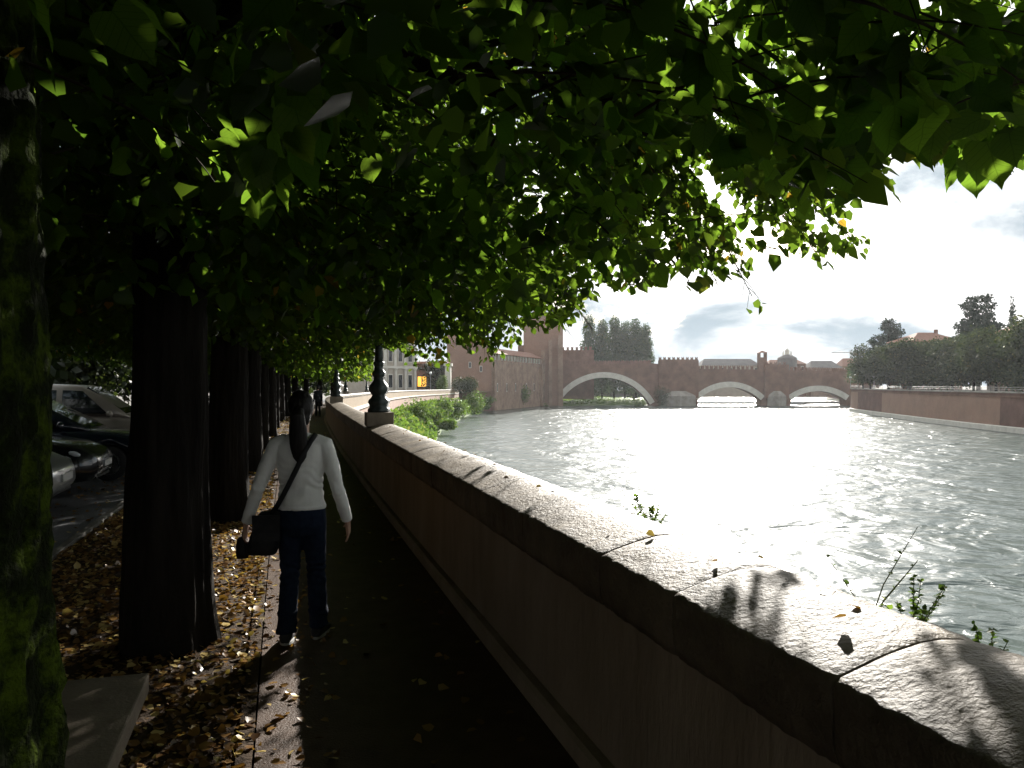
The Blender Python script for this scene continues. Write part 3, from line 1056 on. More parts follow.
# long plastered house row behind the trees across the road
t = thing('apartment_house', 'long plastered house behind the dark trees across the road', 'building', (xin(0) - 25.5, -14, -.14), R(16.4))
MB().box((-12, 0, 0), (0, 92, 14)).build('wall', M['plaster'], t)
MB().add([(-12.6, -.6, 14), (.9, -.6, 14), (.9, 92.6, 14), (-12.6, 92.6, 14), (-6, 4, 17.5), (-6, 88, 17.5)], [(0, 1, 4), (1, 2, 5, 4), (2, 3, 5), (3, 0, 4, 5), (3, 2, 1, 0)]).build('roof', M['tile'], t)
for f_ in range(3):
    for k in range(16):
        y = 4 + k * 5.5
        fr = MB().box((-.02, y - .7, 1.4 + f_ * 4.2), (.1, y + .7, 3.8 + f_ * 4.2)).build('window', M['stone'], t)
        MB().box((-.02, y - .5, 1.6 + f_ * 4.2), (.13, y + .5, 3.6 + f_ * 4.2)).build('pane', M['window'], fr)


for k, (yy_, uu) in enumerate(((67, -12), (75, -8.5), (84, -11), (92, -7), (101, -9.5))):
    p = wall_at(s_of_y(yy_), uu, -.14)
    tree('roadside_tree', ['dark tree across the road where the row of lindens bends', 'dark tree closing the view down the road past the bend', 'dark tree across the road short of the pale palace', 'dark tree beside the far parapet short of the pale palace', 'dark tree standing next before the pale palace'][k],
         p.x, p.y, p.z, 10.5, 4.8, M['leaf_oak'], 'broad', 7000, .45, BG, 60 + k, .25)


# poplars beyond the bridge
def px_pos(px, Y):
    return (px - 512) / F * Y


PG = 'poplars beyond the bridge'
pops = [(590, 320, 440), (602, 324, 446), (614, 321, 438), (625, 325, 445), (636, 323, 440), (645, 328, 446)]
plab = ['tallest poplar at the tower end of the clump behind the bridge', 'second poplar from the tower in the clump behind the bridge', 'third poplar from the tower in the clump behind the bridge',
        'fourth poplar from the tower in the clump behind the bridge', 'fifth poplar from the tower in the clump behind the bridge', 'last and lowest poplar in the clump behind the bridge']
for i, (px, ty, Y) in enumerate(pops):
    zt = EYE + (384 - ty) * Y / F
    tree('poplar_tree', plab[i], px_pos(px, Y), Y, -6, zt + 6, 4.6, M['leaf_poplar'], 'poplar', 10000, .8, PG, i + 40, .4)

# ------------------------------------------------------------------ far bank: wall, trees, houses
fw = thing('far_river_wall', 'red brick river wall with pale patches and railing across the water', 'wall')


def along(pts, off, z):
    out = []
    for i, p in enumerate(pts):
        d = (pts[min(i + 1, len(pts) - 1)] - pts[max(i - 1, 0)]).normalized()
        out.append(Vector((p.x + d.y * off, p.y - d.x * off, z)))
    return out


def wall_strip(pts, prof):
    mb = MB()
    lines = [along(pts, u, z) for u, z in prof]
    mb.rings([[l[i] for l in lines] for i in range(len(pts))])
    return mb


wall_strip(rbs, [(-.0, WZ - .8), (.25, -.35), (.9, -.35), (.9, WZ - .8)]).build('brick_face', M['brick_dark'], fw)
wall_strip(rbs, [(-.35, WZ - .8), (-.35, WZ + 1.1), (.02, WZ + 1.3), (.1, WZ - .8)]).build('stone_footing', M['stone'], fw)
wall_strip(rbs, [(-.05, -.34), (-.05, -.02), (.8, -.02), (.8, -.34)]).build('coping', M['stone_damp'], fw)
wall_strip(rbs, [(-.02, -1.25), (-.02, -.95), (.3, -.95), (.3, -1.25)]).build('string_course', M['brick'], fw)


def panel(y0, y1, m):
    pts = [p for p in rbs if y0 <= p.y <= y1]
    wall_strip(pts, [(-.015 + .005, WZ + 1.2), (.205, -1.3), (.28, -1.3), (.1, WZ + 1.2)]).build('faced_patch', m, fw)


panel(176, 262, M['brick_pink']); panel(292, 312, M['brick_pink'])
rail = MB()
for z in (.45, .9):
    ln = along(rbs, .3, z); rail.tube(ln, .035, 5)
cum = 0
for a, b in zip(rbs[:-1], rbs[1:]):
    rail.tube([(a.x + .3, a.y, -.05), (a.x + .3, a.y, .92)], .04, 5)
rail.build('railing', M['iron'], fw)

OG = 'round dark trees on the far embankment'
ft = [(874, 353, 300, 6.5, 'M'), (893, 350, 285, 6.5, ''), (915, 351, 262, 6.5, ''), (937, 345, 250, 6.4, ''), (958, 349, 236, 6.2, ''), (980, 339, 222, 7.2, ''), (1003, 332, 208, 7.6, ''), (1026, 338, 192, 7.4, ''), (1050, 330, 180, 7.5, '')]
flab = ['round tree at the tip of the far embankment beside the bridge', 'round tree second from the embankment tip, below the flat-topped cedar', 'round tree third from the tip of the far embankment', 'round tree fourth from the tip, in front of the hipped house roof',
        'round tree fifth from the tip of the far embankment', 'round tree sixth from the tip, under the tall spreading cedar', 'broad round tree seventh from the tip of the far embankment', 'large round tree below the tiled roof at the picture edge', 'round tree cut off by the picture edge across the river']
for i, (px, ty, Y, r, _) in enumerate(ft):
    zt = EYE + (384 - ty) * Y / F
    tree('embankment_tree', flab[i], px_pos(px, Y), Y + 3, -.35, zt + 1.2 + (1.6, .6, 2.4, 1.4, 2.8, 1.0, .4, 1.6, 1)[i], r * 1.12, M['leaf_oak'], 'broad', 13000, .62, OG, i + 80, .3)
tree('cedar_tree', 'flat-topped cedar with tiered boughs above the embankment tip', px_pos(896, 300), 306, -.35, EYE + (384 - 321) * 306 / F + .3, 9.5, M['leaf_cedar'], 'cedar', 9000, .8, None, 201, .5)
tree('cedar_tree', 'tall spreading cedar rising above the house roof across the river', px_pos(988, 245), 250, -.35, EYE + (384 - 298) * 250 / F + .3, 9.5, M['leaf_cedar'], 'cedar', 11000, .8, None, 207, .5)
tree('fir_tree', 'slim pointed fir beside the tall spreading cedar', px_pos(1016, 250), 252, -.35, EYE + (384 - 300) * 252 / F + .3, 3.2, M['leaf_cedar'], 'conifer', 4500, .6, None, 203, .3)
tree('embankment_tree', 'bright green bushy tree hanging over the embankment tip', px_pos(872, 310), 318, -.35, EYE + (384 - 358) * 318 / F, 5.5, M['leaf_poplar'], 'round', 4000, .6, OG, 300, .3)


def house(name, label, cx, cy, z0, w, d, h, rot, roof_h, wall_m, roof_m, floors=3, bays=5, hip=True, over=.8, cat='house'):
    t = thing(name, label, cat, (cx, cy, z0), rot)
    MB().box((-w / 2, -d / 2, 0), (w / 2, d / 2, h)).build('wall', wall_m, t)
    a, b = w / 2 + over, d / 2 + over
    k = min(a, b) * .95 if hip else 0
    rm = MB()
    rm.add([(-a, -b, h), (a, -b, h), (a, b, h), (-a, b, h), (-a + k, 0, h + roof_h), (a - k, 0, h + roof_h),
            (-a, -b, h - .2), (a, -b, h - .2), (a, b, h - .2), (-a, b, h - .2)],
           [(0, 1, 5, 4), (2, 3, 4, 5), (1, 2, 5), (3, 0, 4), (9, 8, 7, 6), (0, 6, 7, 1), (1, 7, 8, 2), (2, 8, 9, 3), (3, 9, 6, 0)])
    rf = rm.build('roof', roof_m, t)
    MB().box((w * .2, -.5, h + roof_h * .3), (w * .2 + .9, .5, h + roof_h + 1.1)).build('chimney', wall_m, rf)
    fh = h / floors
    for sgn in (-1, 1):
        for f in range(floors):
            for b_ in range(bays):
                x = -w / 2 + w * (b_ + .5) / bays
                y = sgn * (d / 2)
                fr = MB().box((x - .75, y - .06, f * fh + fh * .25), (x + .75, y + .06, f * fh + fh * .85)).build('window', M['stone'], t)
                MB().box((x - .55, y - .09, f * fh + fh * .31), (x + .55, y + .09, f * fh + fh * .79)).build('pane', M['window'], fr)
    return t


house('villa', 'red villa with a broad hipped tile roof among the far bank trees', px_pos(943, 278), 290, -.3, 19, 14, 17.2, R(8), 3.4, M['brick'], M['tile'], 4, 5)
house('villa', 'tile-roofed house half hidden at the picture edge beside the fir', px_pos(1040, 235), 240, -.3, 18, 14, 17.0, R(-10), 3.2, M['brick_pale'], M['tile'], 4, 5)

# ------------------------------------------------------------------ castle, bridge and what stands beyond
BY, BK = 389.0, 389.0 / F


def bx_(px): return (px - 512) * BK
def bz_(py): return EYE + (384 - py) * BK


def merlons(mb, x0, x1, y0, y1, z, w=1.1, gap=.9, h=1.5, axis='x'):
    n = max(1, int((x1 - x0 + gap) / (w + gap)))
    for i in range(n):
        a = x0 + i * (w + gap)
        # swallow-tailed top
        pts = [(a, z), (a + w, z), (a + w, z + h), (a + w / 2, z + h * .62), (a, z + h)]
        if axis == 'x':
            vs = [(p, y0, q) for p, q in pts] + [(p, y1, q) for p, q in pts]
        else:
            vs = [(y0, p, q) for p, q in pts] + [(y1, p, q) for p, q in pts]
        mb.add(vs, [(4, 3, 2, 1, 0), (5, 6, 7, 8, 9)] + [(k, (k + 1) % 5, 5 + (k + 1) % 5, 5 + k) for k in range(5)])


ARCH = [(558, 650, 404.5, 377.5, 6.0), (698, 761, 400, 387, 5.5), (791, 846, 400, 391, 4.8)]


def arch_geom(a):
    x0, x1 = bx_(a[0]), bx_(a[1]); zs, zc = bz_(a[2]), bz_(a[3])
    half = (x1 - x0) / 2; rise = zc - zs
    rad = (half * half + rise * rise) / (2 * rise)
    return (x0 + x1) / 2, zc - rad, rad, x0, x1, zs


def build_bridge():
    t = thing('castle_bridge', 'red brick crenellated bridge with three pale stone arches over the river', 'bridge')
    y0, y1 = BY, BY + 8
    zt = bz_(364.5)
    xs = sorted(set(list(np.arange(bx_(538), bx_(880), .7)) + [bx_(a[0]) for a in ARCH] + [bx_(a[1]) for a in ARCH]))
    gs = [arch_geom(a) for a in ARCH]

    def bottom(x):
        for cx, cz, rad, x0, x1, zs in gs:
            if x0 <= x <= x1:
                return cz + math.sqrt(max(0, rad * rad - (x - cx) ** 2))
        return WZ - 1

    def top_(x):
        p = 512 + x / BK
        return bz_(np.interp(p, [538, 655, 700, 760, 880], [364.5, 363.5, 369, 369.5, 372.5]))
    mb = MB(); rings = []
    for x in xs:
        b = bottom(x); rings.append([Vector((x, y0, b)), Vector((x, y0, top_(x))), Vector((x, y1, top_(x))), Vector((x, y1, b))])
    mb.rings(rings)
    mb.build('spandrel_wall', M['brick'], t)
    bm_ = MB()
    for a, b in ((540, 655), (701, 757), (791, 878)):
        x = bx_(a)
        while x < bx_(b) - 1:
            merlons(bm_, x, x + 1.2, y0 + .02, y0 + .5, top_(x) - .02, 1.2, 1, 1.9)
            merlons(bm_, x, x + 1.2, y1 - .5, y1 - .02, top_(x) - .02, 1.2, 1, 1.9)
            x += 2.2
    bm_.build('battlement', M['brick'], t)
    for g in gs:
        cx, cz, rad, x0, x1, zs = g
        th = 3.0 if rad > 30 else 2.6
        a0 = math.asin((x0 - cx) / rad); a1 = math.asin((x1 - cx) / rad)
        mb = MB(); rings = []
        for k in range(33):
            a = a0 + (a1 - a0) * k / 32
            s_, c_ = math.sin(a), math.cos(a)
            rings.append([Vector((cx + s_ * (rad - .08), y0 - .15, cz + c_ * (rad - .08))), Vector((cx + s_ * (rad + th), y0 - .15, cz + c_ * (rad + th))),
                          Vector((cx + s_ * (rad + th), y0 + .4, cz + c_ * (rad + th))), Vector((cx + s_ * (rad - .08), y0 + .6, cz + c_ * (rad - .08)))])
        mb.rings(rings)
        mb.build('arch_ring', M['stone'], t)
    for (a, b, tp) in ((655, 701, 358.5), (761, 791, 363.5)):
        x0, x1 = bx_(a), bx_(b)
        pm = MB()
        # brick turret with pointed cutwater below
        for (zz0, zz1, dep) in ((bz_(398), bz_(tp), 1.6),):
            pm.box((x0 + 1.5, y0 - dep, zz0), (x1 - 1.5, y0 + .1, zz1 - 1.0))
        pr = pm.build('pier_turret', M['brick'], t)
        mm = MB()
        merlons(mm, x0 + 1.6, x1 - 1.4, y0 - 1.58, y0 - 1.1, bz_(tp) - 1.02, 1.2, 1.0, 1.9)
        mm.box((x0 + 1.6, y0 - 1.57, bz_(tp) - 1.02), (x1 - 1.6, y0 - 1.12, bz_(tp) - .5))
        mm.build('battlement', M['brick'], pr)
        cm = MB(); cxx = (x0 + x1) / 2
        prof = [(x0 + 3, y0 + .05), (x0 + 3, y0 - 1.9), (cxx, y0 - 5.5), (x1 - 3, y0 - 1.9), (x1 - 3, y0 + .05)]
        cm.rings([[Vector((p, q, WZ - 1)) for p, q in prof], [Vector((p, q, bz_(396))) for p, q in prof], [Vector((cxx + (p - cxx) * .6, y0 + (q - y0) * .5, bz_(391))) for p, q in prof]])
        cm.build('cutwater', M['stone_damp'], t)
    return t


build_bridge()


def build_castle():
    # gabled brick block by the clipped bush
    def X(px, Y): return (px - 512) / F * Y
    def Z(py, Y): return EYE + (384 - py) * Y / F
    t = thing('castle_hall', 'tall pinkish brick castle block behind the clipped bush', 'castle')
    Y = 312
    x0, x1 = X(447, Y), X(491.5, Y)
    mb = MB(); zb = -9
    prof = [(x0, zb), (x1, zb), (x1, Z(346, Y)), (X(468, Y), Z(324, Y)), (x0, Z(330, Y))]
    mb.rings([[Vector((p, Y, q)) for p, q in prof], [Vector((p - 4, Y + 60, q)) for p, q in prof]])
    mb.build('wall', M['brick_pink'], t)
    for px, py in ((470, 368), (481, 372)):
        f = MB().box((X(px, Y) - .5, Y - .06, Z(py, Y)), (X(px, Y) + .5, Y + .1, Z(py, Y) + 2.4)).build('window', M['stone'], t)
        MB().box((X(px, Y) - .32, Y - .1, Z(py, Y) + .2), (X(px, Y) + .32, Y + .1, Z(py, Y) + 2.2)).build('pane', M['window'], f)
    # wall along the water
    c = thing('castle_curtain_wall', 'faded brick riverside castle wall with slit windows and lean-to tile roof', 'castle wall')
    A_, B_ = Vector((X(492, 313), 313, 0)), Vector((X(541, 380), 380, 0))
    d = (B_ - A_).normalized(); n = Vector((d.y, -d.x, 0)); Lw = (B_ - A_).length
    Mx = Matrix((( d.x, -n.x, 0, A_.x), (d.y, -n.y, 0, A_.y), (0, 0, 1, 0), (0, 0, 0, 1)))
    zt = Z(353, 313)
    MB().box((0, 0, -9), (Lw, 5, zt), Mx).build('wall', M['brick_pale'], c)
    MB().add([Mx @ Vector(p) for p in ((-.3, -.9, zt - .3), (Lw + .3, -.9, zt - .3), (Lw + .3, 5.2, zt + 2.4), (-.3, 5.2, zt + 2.4), (-.3, -.9, zt - .05), (Lw + .3, -.9, zt - .05), (Lw + .3, 5.2, zt + 2.7), (-.3, 5.2, zt + 2.7))],
             [(3, 2, 1, 0), (4, 5, 6, 7), (0, 1, 5, 4), (2, 3, 7, 6), (1, 2, 6, 5), (0, 4, 7, 3)]).build('roof', M['tile'], c)
    k = 0
    x = 2.5
    while x < Lw - 2:
        MB().box((x, -.7, zt - 2.6), (x + .5, .05, zt - .4), Mx).build('bracket', M['stone'], c); x += 4.2
    for x in (6, 18, 30, 46, 58):
        f = MB().box((x, -.05, -1.5), (x + 1.0, .2, 1.9), Mx).build('slit_window', M['stone'], c)
        MB().box((x + .2, -.08, -1.2), (x + .8, .2, 1.6), Mx).build('pane', M['window'], f)
    for x in (0.2, Lw - 2.2):
        MB().box((x, -1.1, -9), (x + 2, .05, zt - 2.8), Mx).build('buttress', M['brick_pale'], c)
    # keep tower at the bridge head
    k = thing('castle_tower', 'massive square brick tower at the head of the bridge', 'tower')
    Y = 384
    a, b = X(524, Y), X(563, Y)
    MB().box((a, Y, -9), (b, Y + 18, Z(316, Y))).build('wall', M['brick_pink'], k)
    mm = MB()
    MB().box((a - .5, Y - .5, Z(316, Y) + .02), (b + .5, Y + 18.5, Z(316, Y) + 1.4)).build('cornice', M['brick'], k)
    merlons(mm, a - .4, b + .4, Y - .4, Y + .3, Z(316, Y) + 1.42, 1.3, 1.1, 2.2)
    merlons(mm, a - .4, b + .4, Y + 17.7, Y + 18.4, Z(316, Y) + 1.42, 1.3, 1.1, 2.2)
    mm.build('battlement', M['brick'], k)
    for p0, p1, tp in ((541, 545, 350), (548.5, 552, 340), (558, 562.5, 335)):
        MB().box((X(p0, Y), Y - 1.4, -9), (X(p1, Y), Y + .05, Z(tp, Y))).build('buttress', M['brick_pale'], k)
    MB().box((X(518, Y), Y + 3, -9), (a + .02, Y + 14, Z(345, Y))).build('stair_turret', M['brick'], k)
    # crenellated wall behind the bridge head
    w = thing('castle_inner_wall', 'crenellated brick wall between the tower and the poplars', 'castle wall')
    Y = 404
    MB().box((X(558, Y), Y, -6), (X(700, Y), Y + 2, Z(352, Y) if False else Z(350, Y))).build('wall', M['brick'], w)
    mm = MB(); merlons(mm, X(562, Y), X(592, Y), Y + .1, Y + .8, Z(350, Y) - .02, 1.2, 1.1, 2.0); mm.build('battlement', M['brick'], w)
    w.children[0].data.transform(Matrix.Identity(4))


def castle_inner_fix():
    w = bpy.data.objects['castle_inner_wall']
    wall = [c for c in w.children if c.name.startswith('wall')][0]
    xmax = (594 - 512) / F * 404
    for v in wall.data.vertices:
        if v.co.x > xmax: v.co.x = xmax


build_castle(); castle_inner_fix()

# buildings seen over the bridge
Yh = 470.0
def hx(px, Y=Yh): return (px - 512) / F * Y
def hz(py, Y=Yh): return EYE + (384 - py) * Y / F


def long_roof(name, label, px0, px1, eave, ridge, Y, wall_m, roof_m, depth=16):
    t = thing(name, label, 'building')
    x0, x1 = hx(px0, Y), hx(px1, Y); ze, zr = hz(eave, Y), hz(ridge, Y)
    MB().box((x0, Y, -6), (x1, Y + depth, ze)).build('wall', wall_m, t)
    MB().add([(x0 - .5, Y - .8, ze), (x1 + .5, Y - .8, ze), (x1 + .5, Y + depth + .8, ze), (x0 - .5, Y + depth + .8, ze), (x0 + 3, Y + depth / 2, zr), (x1 - 3, Y + depth / 2, zr)],
             [(0, 1, 5, 4), (2, 3, 4, 5), (1, 2, 5), (3, 0, 4), (3, 2, 1, 0)]).build('roof', roof_m, t)
    n = max(2, int((x1 - x0) / 4.5))
    for i in range(n):
        x = x0 + (x1 - x0) * (i + .5) / n
        f = MB().box((x - .8, Y - .05, ze - 4.0), (x + .8, Y + .1, ze - 1.2)).build('window', M['stone'], t)
        MB().box((x - .55, Y - .1, ze - 3.7), (x + .55, Y + .1, ze - 1.5)).build('pane', M['window'], f)
    return t


long_roof('town_building', 'long pale building with a grey ridge roof showing over the bridge', 702, 760, 365.5, 358.5, 470, M['plaster'], M['slate'])
long_roof('town_building', 'grey-roofed building over the bridge near the embankment tip', 811, 842, 368, 360.5, 480, M['brick_pale'], M['slate'])
long_roof('town_building', 'small red-roofed house between the belfry and the domed church', 768, 806, 364, 359.5, 476, M['brick'], M['tile'], 12)
long_roof('town_building', 'brown-roofed house at the far end of the bridge by the trees', 842, 872, 366, 358, 500, M['brick_pale'], M['tile'], 12)

t = thing('bell_turret', 'small open bell turret with a cap roof above the bridge', 'belfry')
xa, xb = hx(757), hx(765)
MB().box((xa, Yh - 4, 0), (xb, Yh, hz(357.5))).build('wall', M['brick'], t)
for x in (xa, xb - .9):
    for y in (Yh - 4, Yh - .9):
        MB().box((x, y, hz(357.5)), (x + .9, y + .9, hz(353))).build('pillar', M['brick'], t)
MB().add([(xa - .4, Yh - 4.4, hz(353)), (xb + .4, Yh - 4.4, hz(353)), (xb + .4, Yh + .4, hz(353)), (xa - .4, Yh + .4, hz(353)), ((xa + xb) / 2, Yh - 2, hz(350.5))], [(0, 1, 4), (1, 2, 4), (2, 3, 4), (3, 0, 4), (3, 2, 1, 0)]).build('roof', M['tile'], t)

t = thing('domed_church', 'small domed church with lantern and pinnacles above the bridge', 'church', (hx(789.5), 474, 0))
MB().lathe([(5.5, 0), (5.5, hz(358.5)), (5.9, hz(358.3)), (5.0, hz(357)), (3.4, hz(355.4)), (1.5, hz(354.4)), (1.4, hz(354.3))], 24).build('dome', M['slate'], t, smooth=False)
MB().lathe([(1.3, hz(354.5)), (1.3, hz(350.5)), (1.6, hz(350.3)), (.5, hz(348.6)), (.12, hz(347.8)), (.1, hz(345.5))], 14).build('lantern', M['stone'], t)
for k in range(4):
    a = k * math.pi / 2 + .4
    MB().lathe([(.35, hz(356)), (.35, hz(352.5)), (.08, hz(350.5))], 8, (3.1 * math.cos(a), 3.1 * math.sin(a), 0)).build('pinnacle', M['stone'], t)

t = thing('tower_crane', 'thin tower crane standing above the roofs by the embankment tip', 'crane', (hx(851, 620), 620, 0))
zc = hz(352.5, 620)
mb = MB()
for sx, sy in ((-.6, -.6), (.6, -.6), (.6, .6), (-.6, .6)):
    mb.tube([(sx, sy, 0), (sx, sy, zc + 2)], .16, 5)
for k in range(int(zc / 2)):
    mb.tube([(-.6, -.6, k * 2), (.6, -.6, k * 2 + 2)], .1, 4)
mb.build('mast', M['steel'], t)
mb = MB(); mb.tube([(-15, 0, zc), (5, 0, zc)], .35, 5); mb.tube([(-15, 0, zc + .3), (0, 0, zc + 3.5), (5, 0, zc + .3)], .12, 4); mb.build('jib', M['steel'], t)
MB().box((2.2, -.8, zc - 2.6), (4.8, .8, zc - .4)).build('counterweight', M['brick'], t)

# trees behind the arches on the far side of the bridge
AG = 'trees seen through and beyond the bridge arches'
alab = ['leafy tree seen through the widest arch next to its tower foot', 'leafy tree seen through the middle of the widest arch', 'leafy tree seen through the widest arch next to the first pier', 'low tree seen through the middle bridge arch',
        'low tree seen behind the second pier of the bridge', 'low tree seen through the smallest bridge arch', 'low tree behind the far abutment of the bridge']
for i, (px, Y, h, r) in enumerate([(572, 470, 13, 8), (602, 480, 14, 9), (634, 475, 13, 8), (728, 720, 13, 13), (776, 722, 12, 13), (818, 716, 13, 13), (850, 712, 13, 13)]):
    tree('riverside_tree', alab[i], (px - 512) / F * Y, Y, -7.5 if i < 3 else -7, h, r, M['leaf_oak'], 'round', 3500, 1.0, AG, i + 500, .4)

# ------------------------------------------------------------------ promenade buildings on the near bank
def PX(px, Y): return (px - 512) / F * Y
def PZ(py, Y): return EYE + (384 - py) * Y / F


def palace():
    Y = 236
    t = thing('palace', 'pale stone palace with tall columned facade beyond the trees', 'building', (PX(372, Y), Y, -1.2), R(52))
    w, h, d = 18.5, 17, 14
    MB().box((0, 0, 0), (w, d, h)).build('wall', M['plaster'], t)
    MB().box((-.5, -.6, h), (w + .5, d + .5, h + 1.0)).build('cornice', M['stone'], t)
    MB().box((-.2, -.35, 7.6), (w + .2, .02, 8.3)).build('string_course', M['stone'], t)
    for i in range(5):
        x = .6 + i * (w - 2.0) / 4
        MB().lathe([(.62, 0), (.62, .4), (.45, .6), (.42, 7.0), (.6, 7.2), (.65, 7.55)], 12, (x + .4, -.35, 0)).build('column', M['stone'], t)
        MB().box((x - .1, -.3, 8.35), (x + .9, .02, h - .05)).build('pilaster', M['stone'], t)
        if i < 4:
            for z in (1.5, 9.5):
                f = MB().box((x + 1.6, -.12, z), (x + 3.6, .02, z + 4.4)).build('window', M['stone'], t)
                MB().box((x + 1.85, -.16, z + .25), (x + 3.35, .02, z + 4.1)).build('pane', M['window'], f)
    return t


palace()


def annex():
    Y = 262
    t = thing('ivy_house', 'dark ivy-clad house with a glowing amber window beside the pale palace', 'house', (0, 0, -1.2))
    x0, x1 = PX(416, Y), PX(446, Y)
    MB().box((x0, Y, 0), (x1, Y + 12, 9.5)).build('wall', M['brick_dark'], t)
    MB().box((x0 - .4, Y - .4, 9.5), (x1 + .4, Y + 12.4, 10.2)).build('roof', M['tile'], t)
    m, nt, bs = mat_new('lit_window')
    bs.inputs['Base Color'].default_value = (.8, .4, .05, 1)
    bs.inputs['Emission Color'].default_value = (1, .48, .06, 1); bs.inputs['Emission Strength'].default_value = .55
    xw = PX(422, Y)
    f = MB().box((xw - 1.7, Y - .12, 1.7), (xw + 1.7, Y + .02, 5.6)).build('window', M['black'], t)
    MB().box((xw - 1.4, Y - .18, 2.0), (xw - .15, Y + .02, 5.3)).build('pane', m, f)
    MB().box((xw + .15, Y - .18, 2.0), (xw + 1.4, Y + .02, 5.3)).build('pane', m, f)
    lob = [(x0 + (x1 - x0) * q, Y - .3, z, 2.6, .5, 2.2) for q in (.45, .6, .75, .9, .97) for z in (1.5, 4.2, 6.5, 8.6)] + [(x0 + 2, Y - .3, 8.5, 3, .5, 1.2)]
    iv = blob_crown(lob, 3500, .5, 'ivy')
    o = link_mesh('ivy', iv, M['leaf_oak'], t)
    t2 = thing('pavilion', 'small white stone pavilion between the ivy house and the clipped bush', 'pavilion', (0, 0, -1.2))
    xa, xb = PX(446.5, Y), PX(452, Y)
    MB().box((xa, Y - 6, 0), (xb, Y - 3, 8.6)).build('wall', M['stone'], t2)
    MB().box((xa - .4, Y - 6.4, 8.6), (xb + .4, Y - 2.6, 9.5)).build('cornice', M['stone'], t2)


annex()

# clipped bush, conical shrub, weeds on the bank
def bush(name, label, x, y, z, lobes, n, size, m, cat='bush', group=None):
    t = thing(name, label, cat, (x, y, z), 0, group)
    st = MB()
    for k in range(5):
        a = k * 1.26
        st.tube([(0, 0, -.3), (.25 * math.cos(a) * lobes[0][3], .25 * math.sin(a) * lobes[0][3], lobes[0][2] * .6), (.5 * math.cos(a) * lobes[0][3], .5 * math.sin(a) * lobes[0][3], lobes[0][2])], [.08, .05, .015], 5)
    st.build('stems', M['bark'], t)
    link_mesh('foliage', blob_crown(lobes, n, size, 'foliage'), m, t)
    return t


Yb = 258
bush('clipped_bush', 'large dark green clipped bush at the end of the river wall', PX(465, Yb), Yb, -1.4, [(0, 0, 2.6, 3.9, 3, 2.8), (-2, 0, 2.8, 2.6, 2.6, 2.3), (1.6, 0, 3.0, 2.6, 2.5, 2.4), (3.0, 0, -1.5, 1.8, 1.8, 2.4)], 5000, .35, M['leaf_oak'])
bush('golden_shrub', 'yellow-green rounded shrub in front of the ivy house', PX(442, 250), 250, -1.3, [(0, 0, 2.4, 1.7, 1.7, 2.8), (.3, 0, 4.2, 1.2, 1.2, 1.6)], 2200, .32, M['leaf_bush'])
BSG = 'shrubs growing on the river bank'
bl = [('tall pale green shrub against the brick wall above the bank', 419, 150, 398, 3.2), ('broad bright shrub on the bank just over the parapet', 407, 128, 414, 2.6), ('leafy shrub halfway along the bank', 432, 168, 404, 3.0),
      ('tall shrub against the wall with pointed top on the bank', 442, 190, 396, 3.4), ('light green shrub near the end of the brick wall', 458, 215, 398, 3.3), ('bushy shrub by the clipped bush at the bank end', 474, 255, 391, 4.2),
      ('low bright shrub at the water edge of the bank', 447, 165, 420, 2.2), ('low green shrub under the castle block', 487, 296, 397, 3.0), ('pale shrub close to the lamp post on the bank', 396, 118, 412, 2.4),
      ('spreading shrub at the bank foot by the water', 425, 150, 424, 2.6), ('climbing shrub on the castle riverside wall', 522, 352, 385, 4.2), ('dark bush at the foot of the first bridge pier', 662, 383, 386, 4.4), ('low grassy clump on the shoal before the bridge', 640, 372, 403, 2.2)]
for i, (lab, px, Y, ty, r) in enumerate(bl):
    zt = PZ(ty, Y)
    ground_z = {10: -6.5, 11: WZ, 12: WZ}.get(i, max(-7.6, zt - 2.6 * r))
    hh = max(1.2, zt - ground_z)
    rd = random.Random(i)
    lobes = [(rd.uniform(-.4, .4) * r, rd.uniform(-.3, .3) * r, hh * q, r * rd.uniform(.45, .7), r * rd.uniform(.45, .7), hh * .24) for q in (.2, .32, .45, .55, .65, .78)]
    bush('bank_shrub', lab, PX(px, Y), Y, ground_z, lobes, 1700, .42, M['leaf_oak'] if i == 11 else M['leaf_bush'], 'shrub', BSG)


def bank_weeds():
    """grass and low weeds all over the bank"""
    n = 14000
    i = rng.integers(0, len(edge) - 1, n); t = rng.random(n); q = rng.random(n)
    E = np.array(edge, float); T = np.array(top, float)
    e = E[i] * (1 - t[:, None]) + E[i + 1] * t[:, None]; tt = T[i] * (1 - t[:, None]) + T[i + 1] * t[:, None]
    xy = e * (1 - q[:, None]) + tt * q[:, None]
    zt = np.interp(xy[:, 1], [60, 90, 229, 231, 319, 321], [WZ, -3.6, -3.6, -5.6, -5.6, -7.0])
    z = WZ + (zt - WZ) * q ** .75 + .3 + rng.random(n) * .7
    P = np.stack([xy[:, 0], xy[:, 1], z], 1)
    A = rng.normal(size=(n, 3)) * .6 + [0, 0, .9]
    me = leaf_mesh('bank_weeds', P, A, rand_dir(n), rng.uniform(.35, .8, n), LEAF_FAR)
    tag(link_mesh('bank_weeds', me, M['leaf_bush']), 'bright grass and weeds covering the river bank', 'weeds', kind='stuff')


bank_weeds()


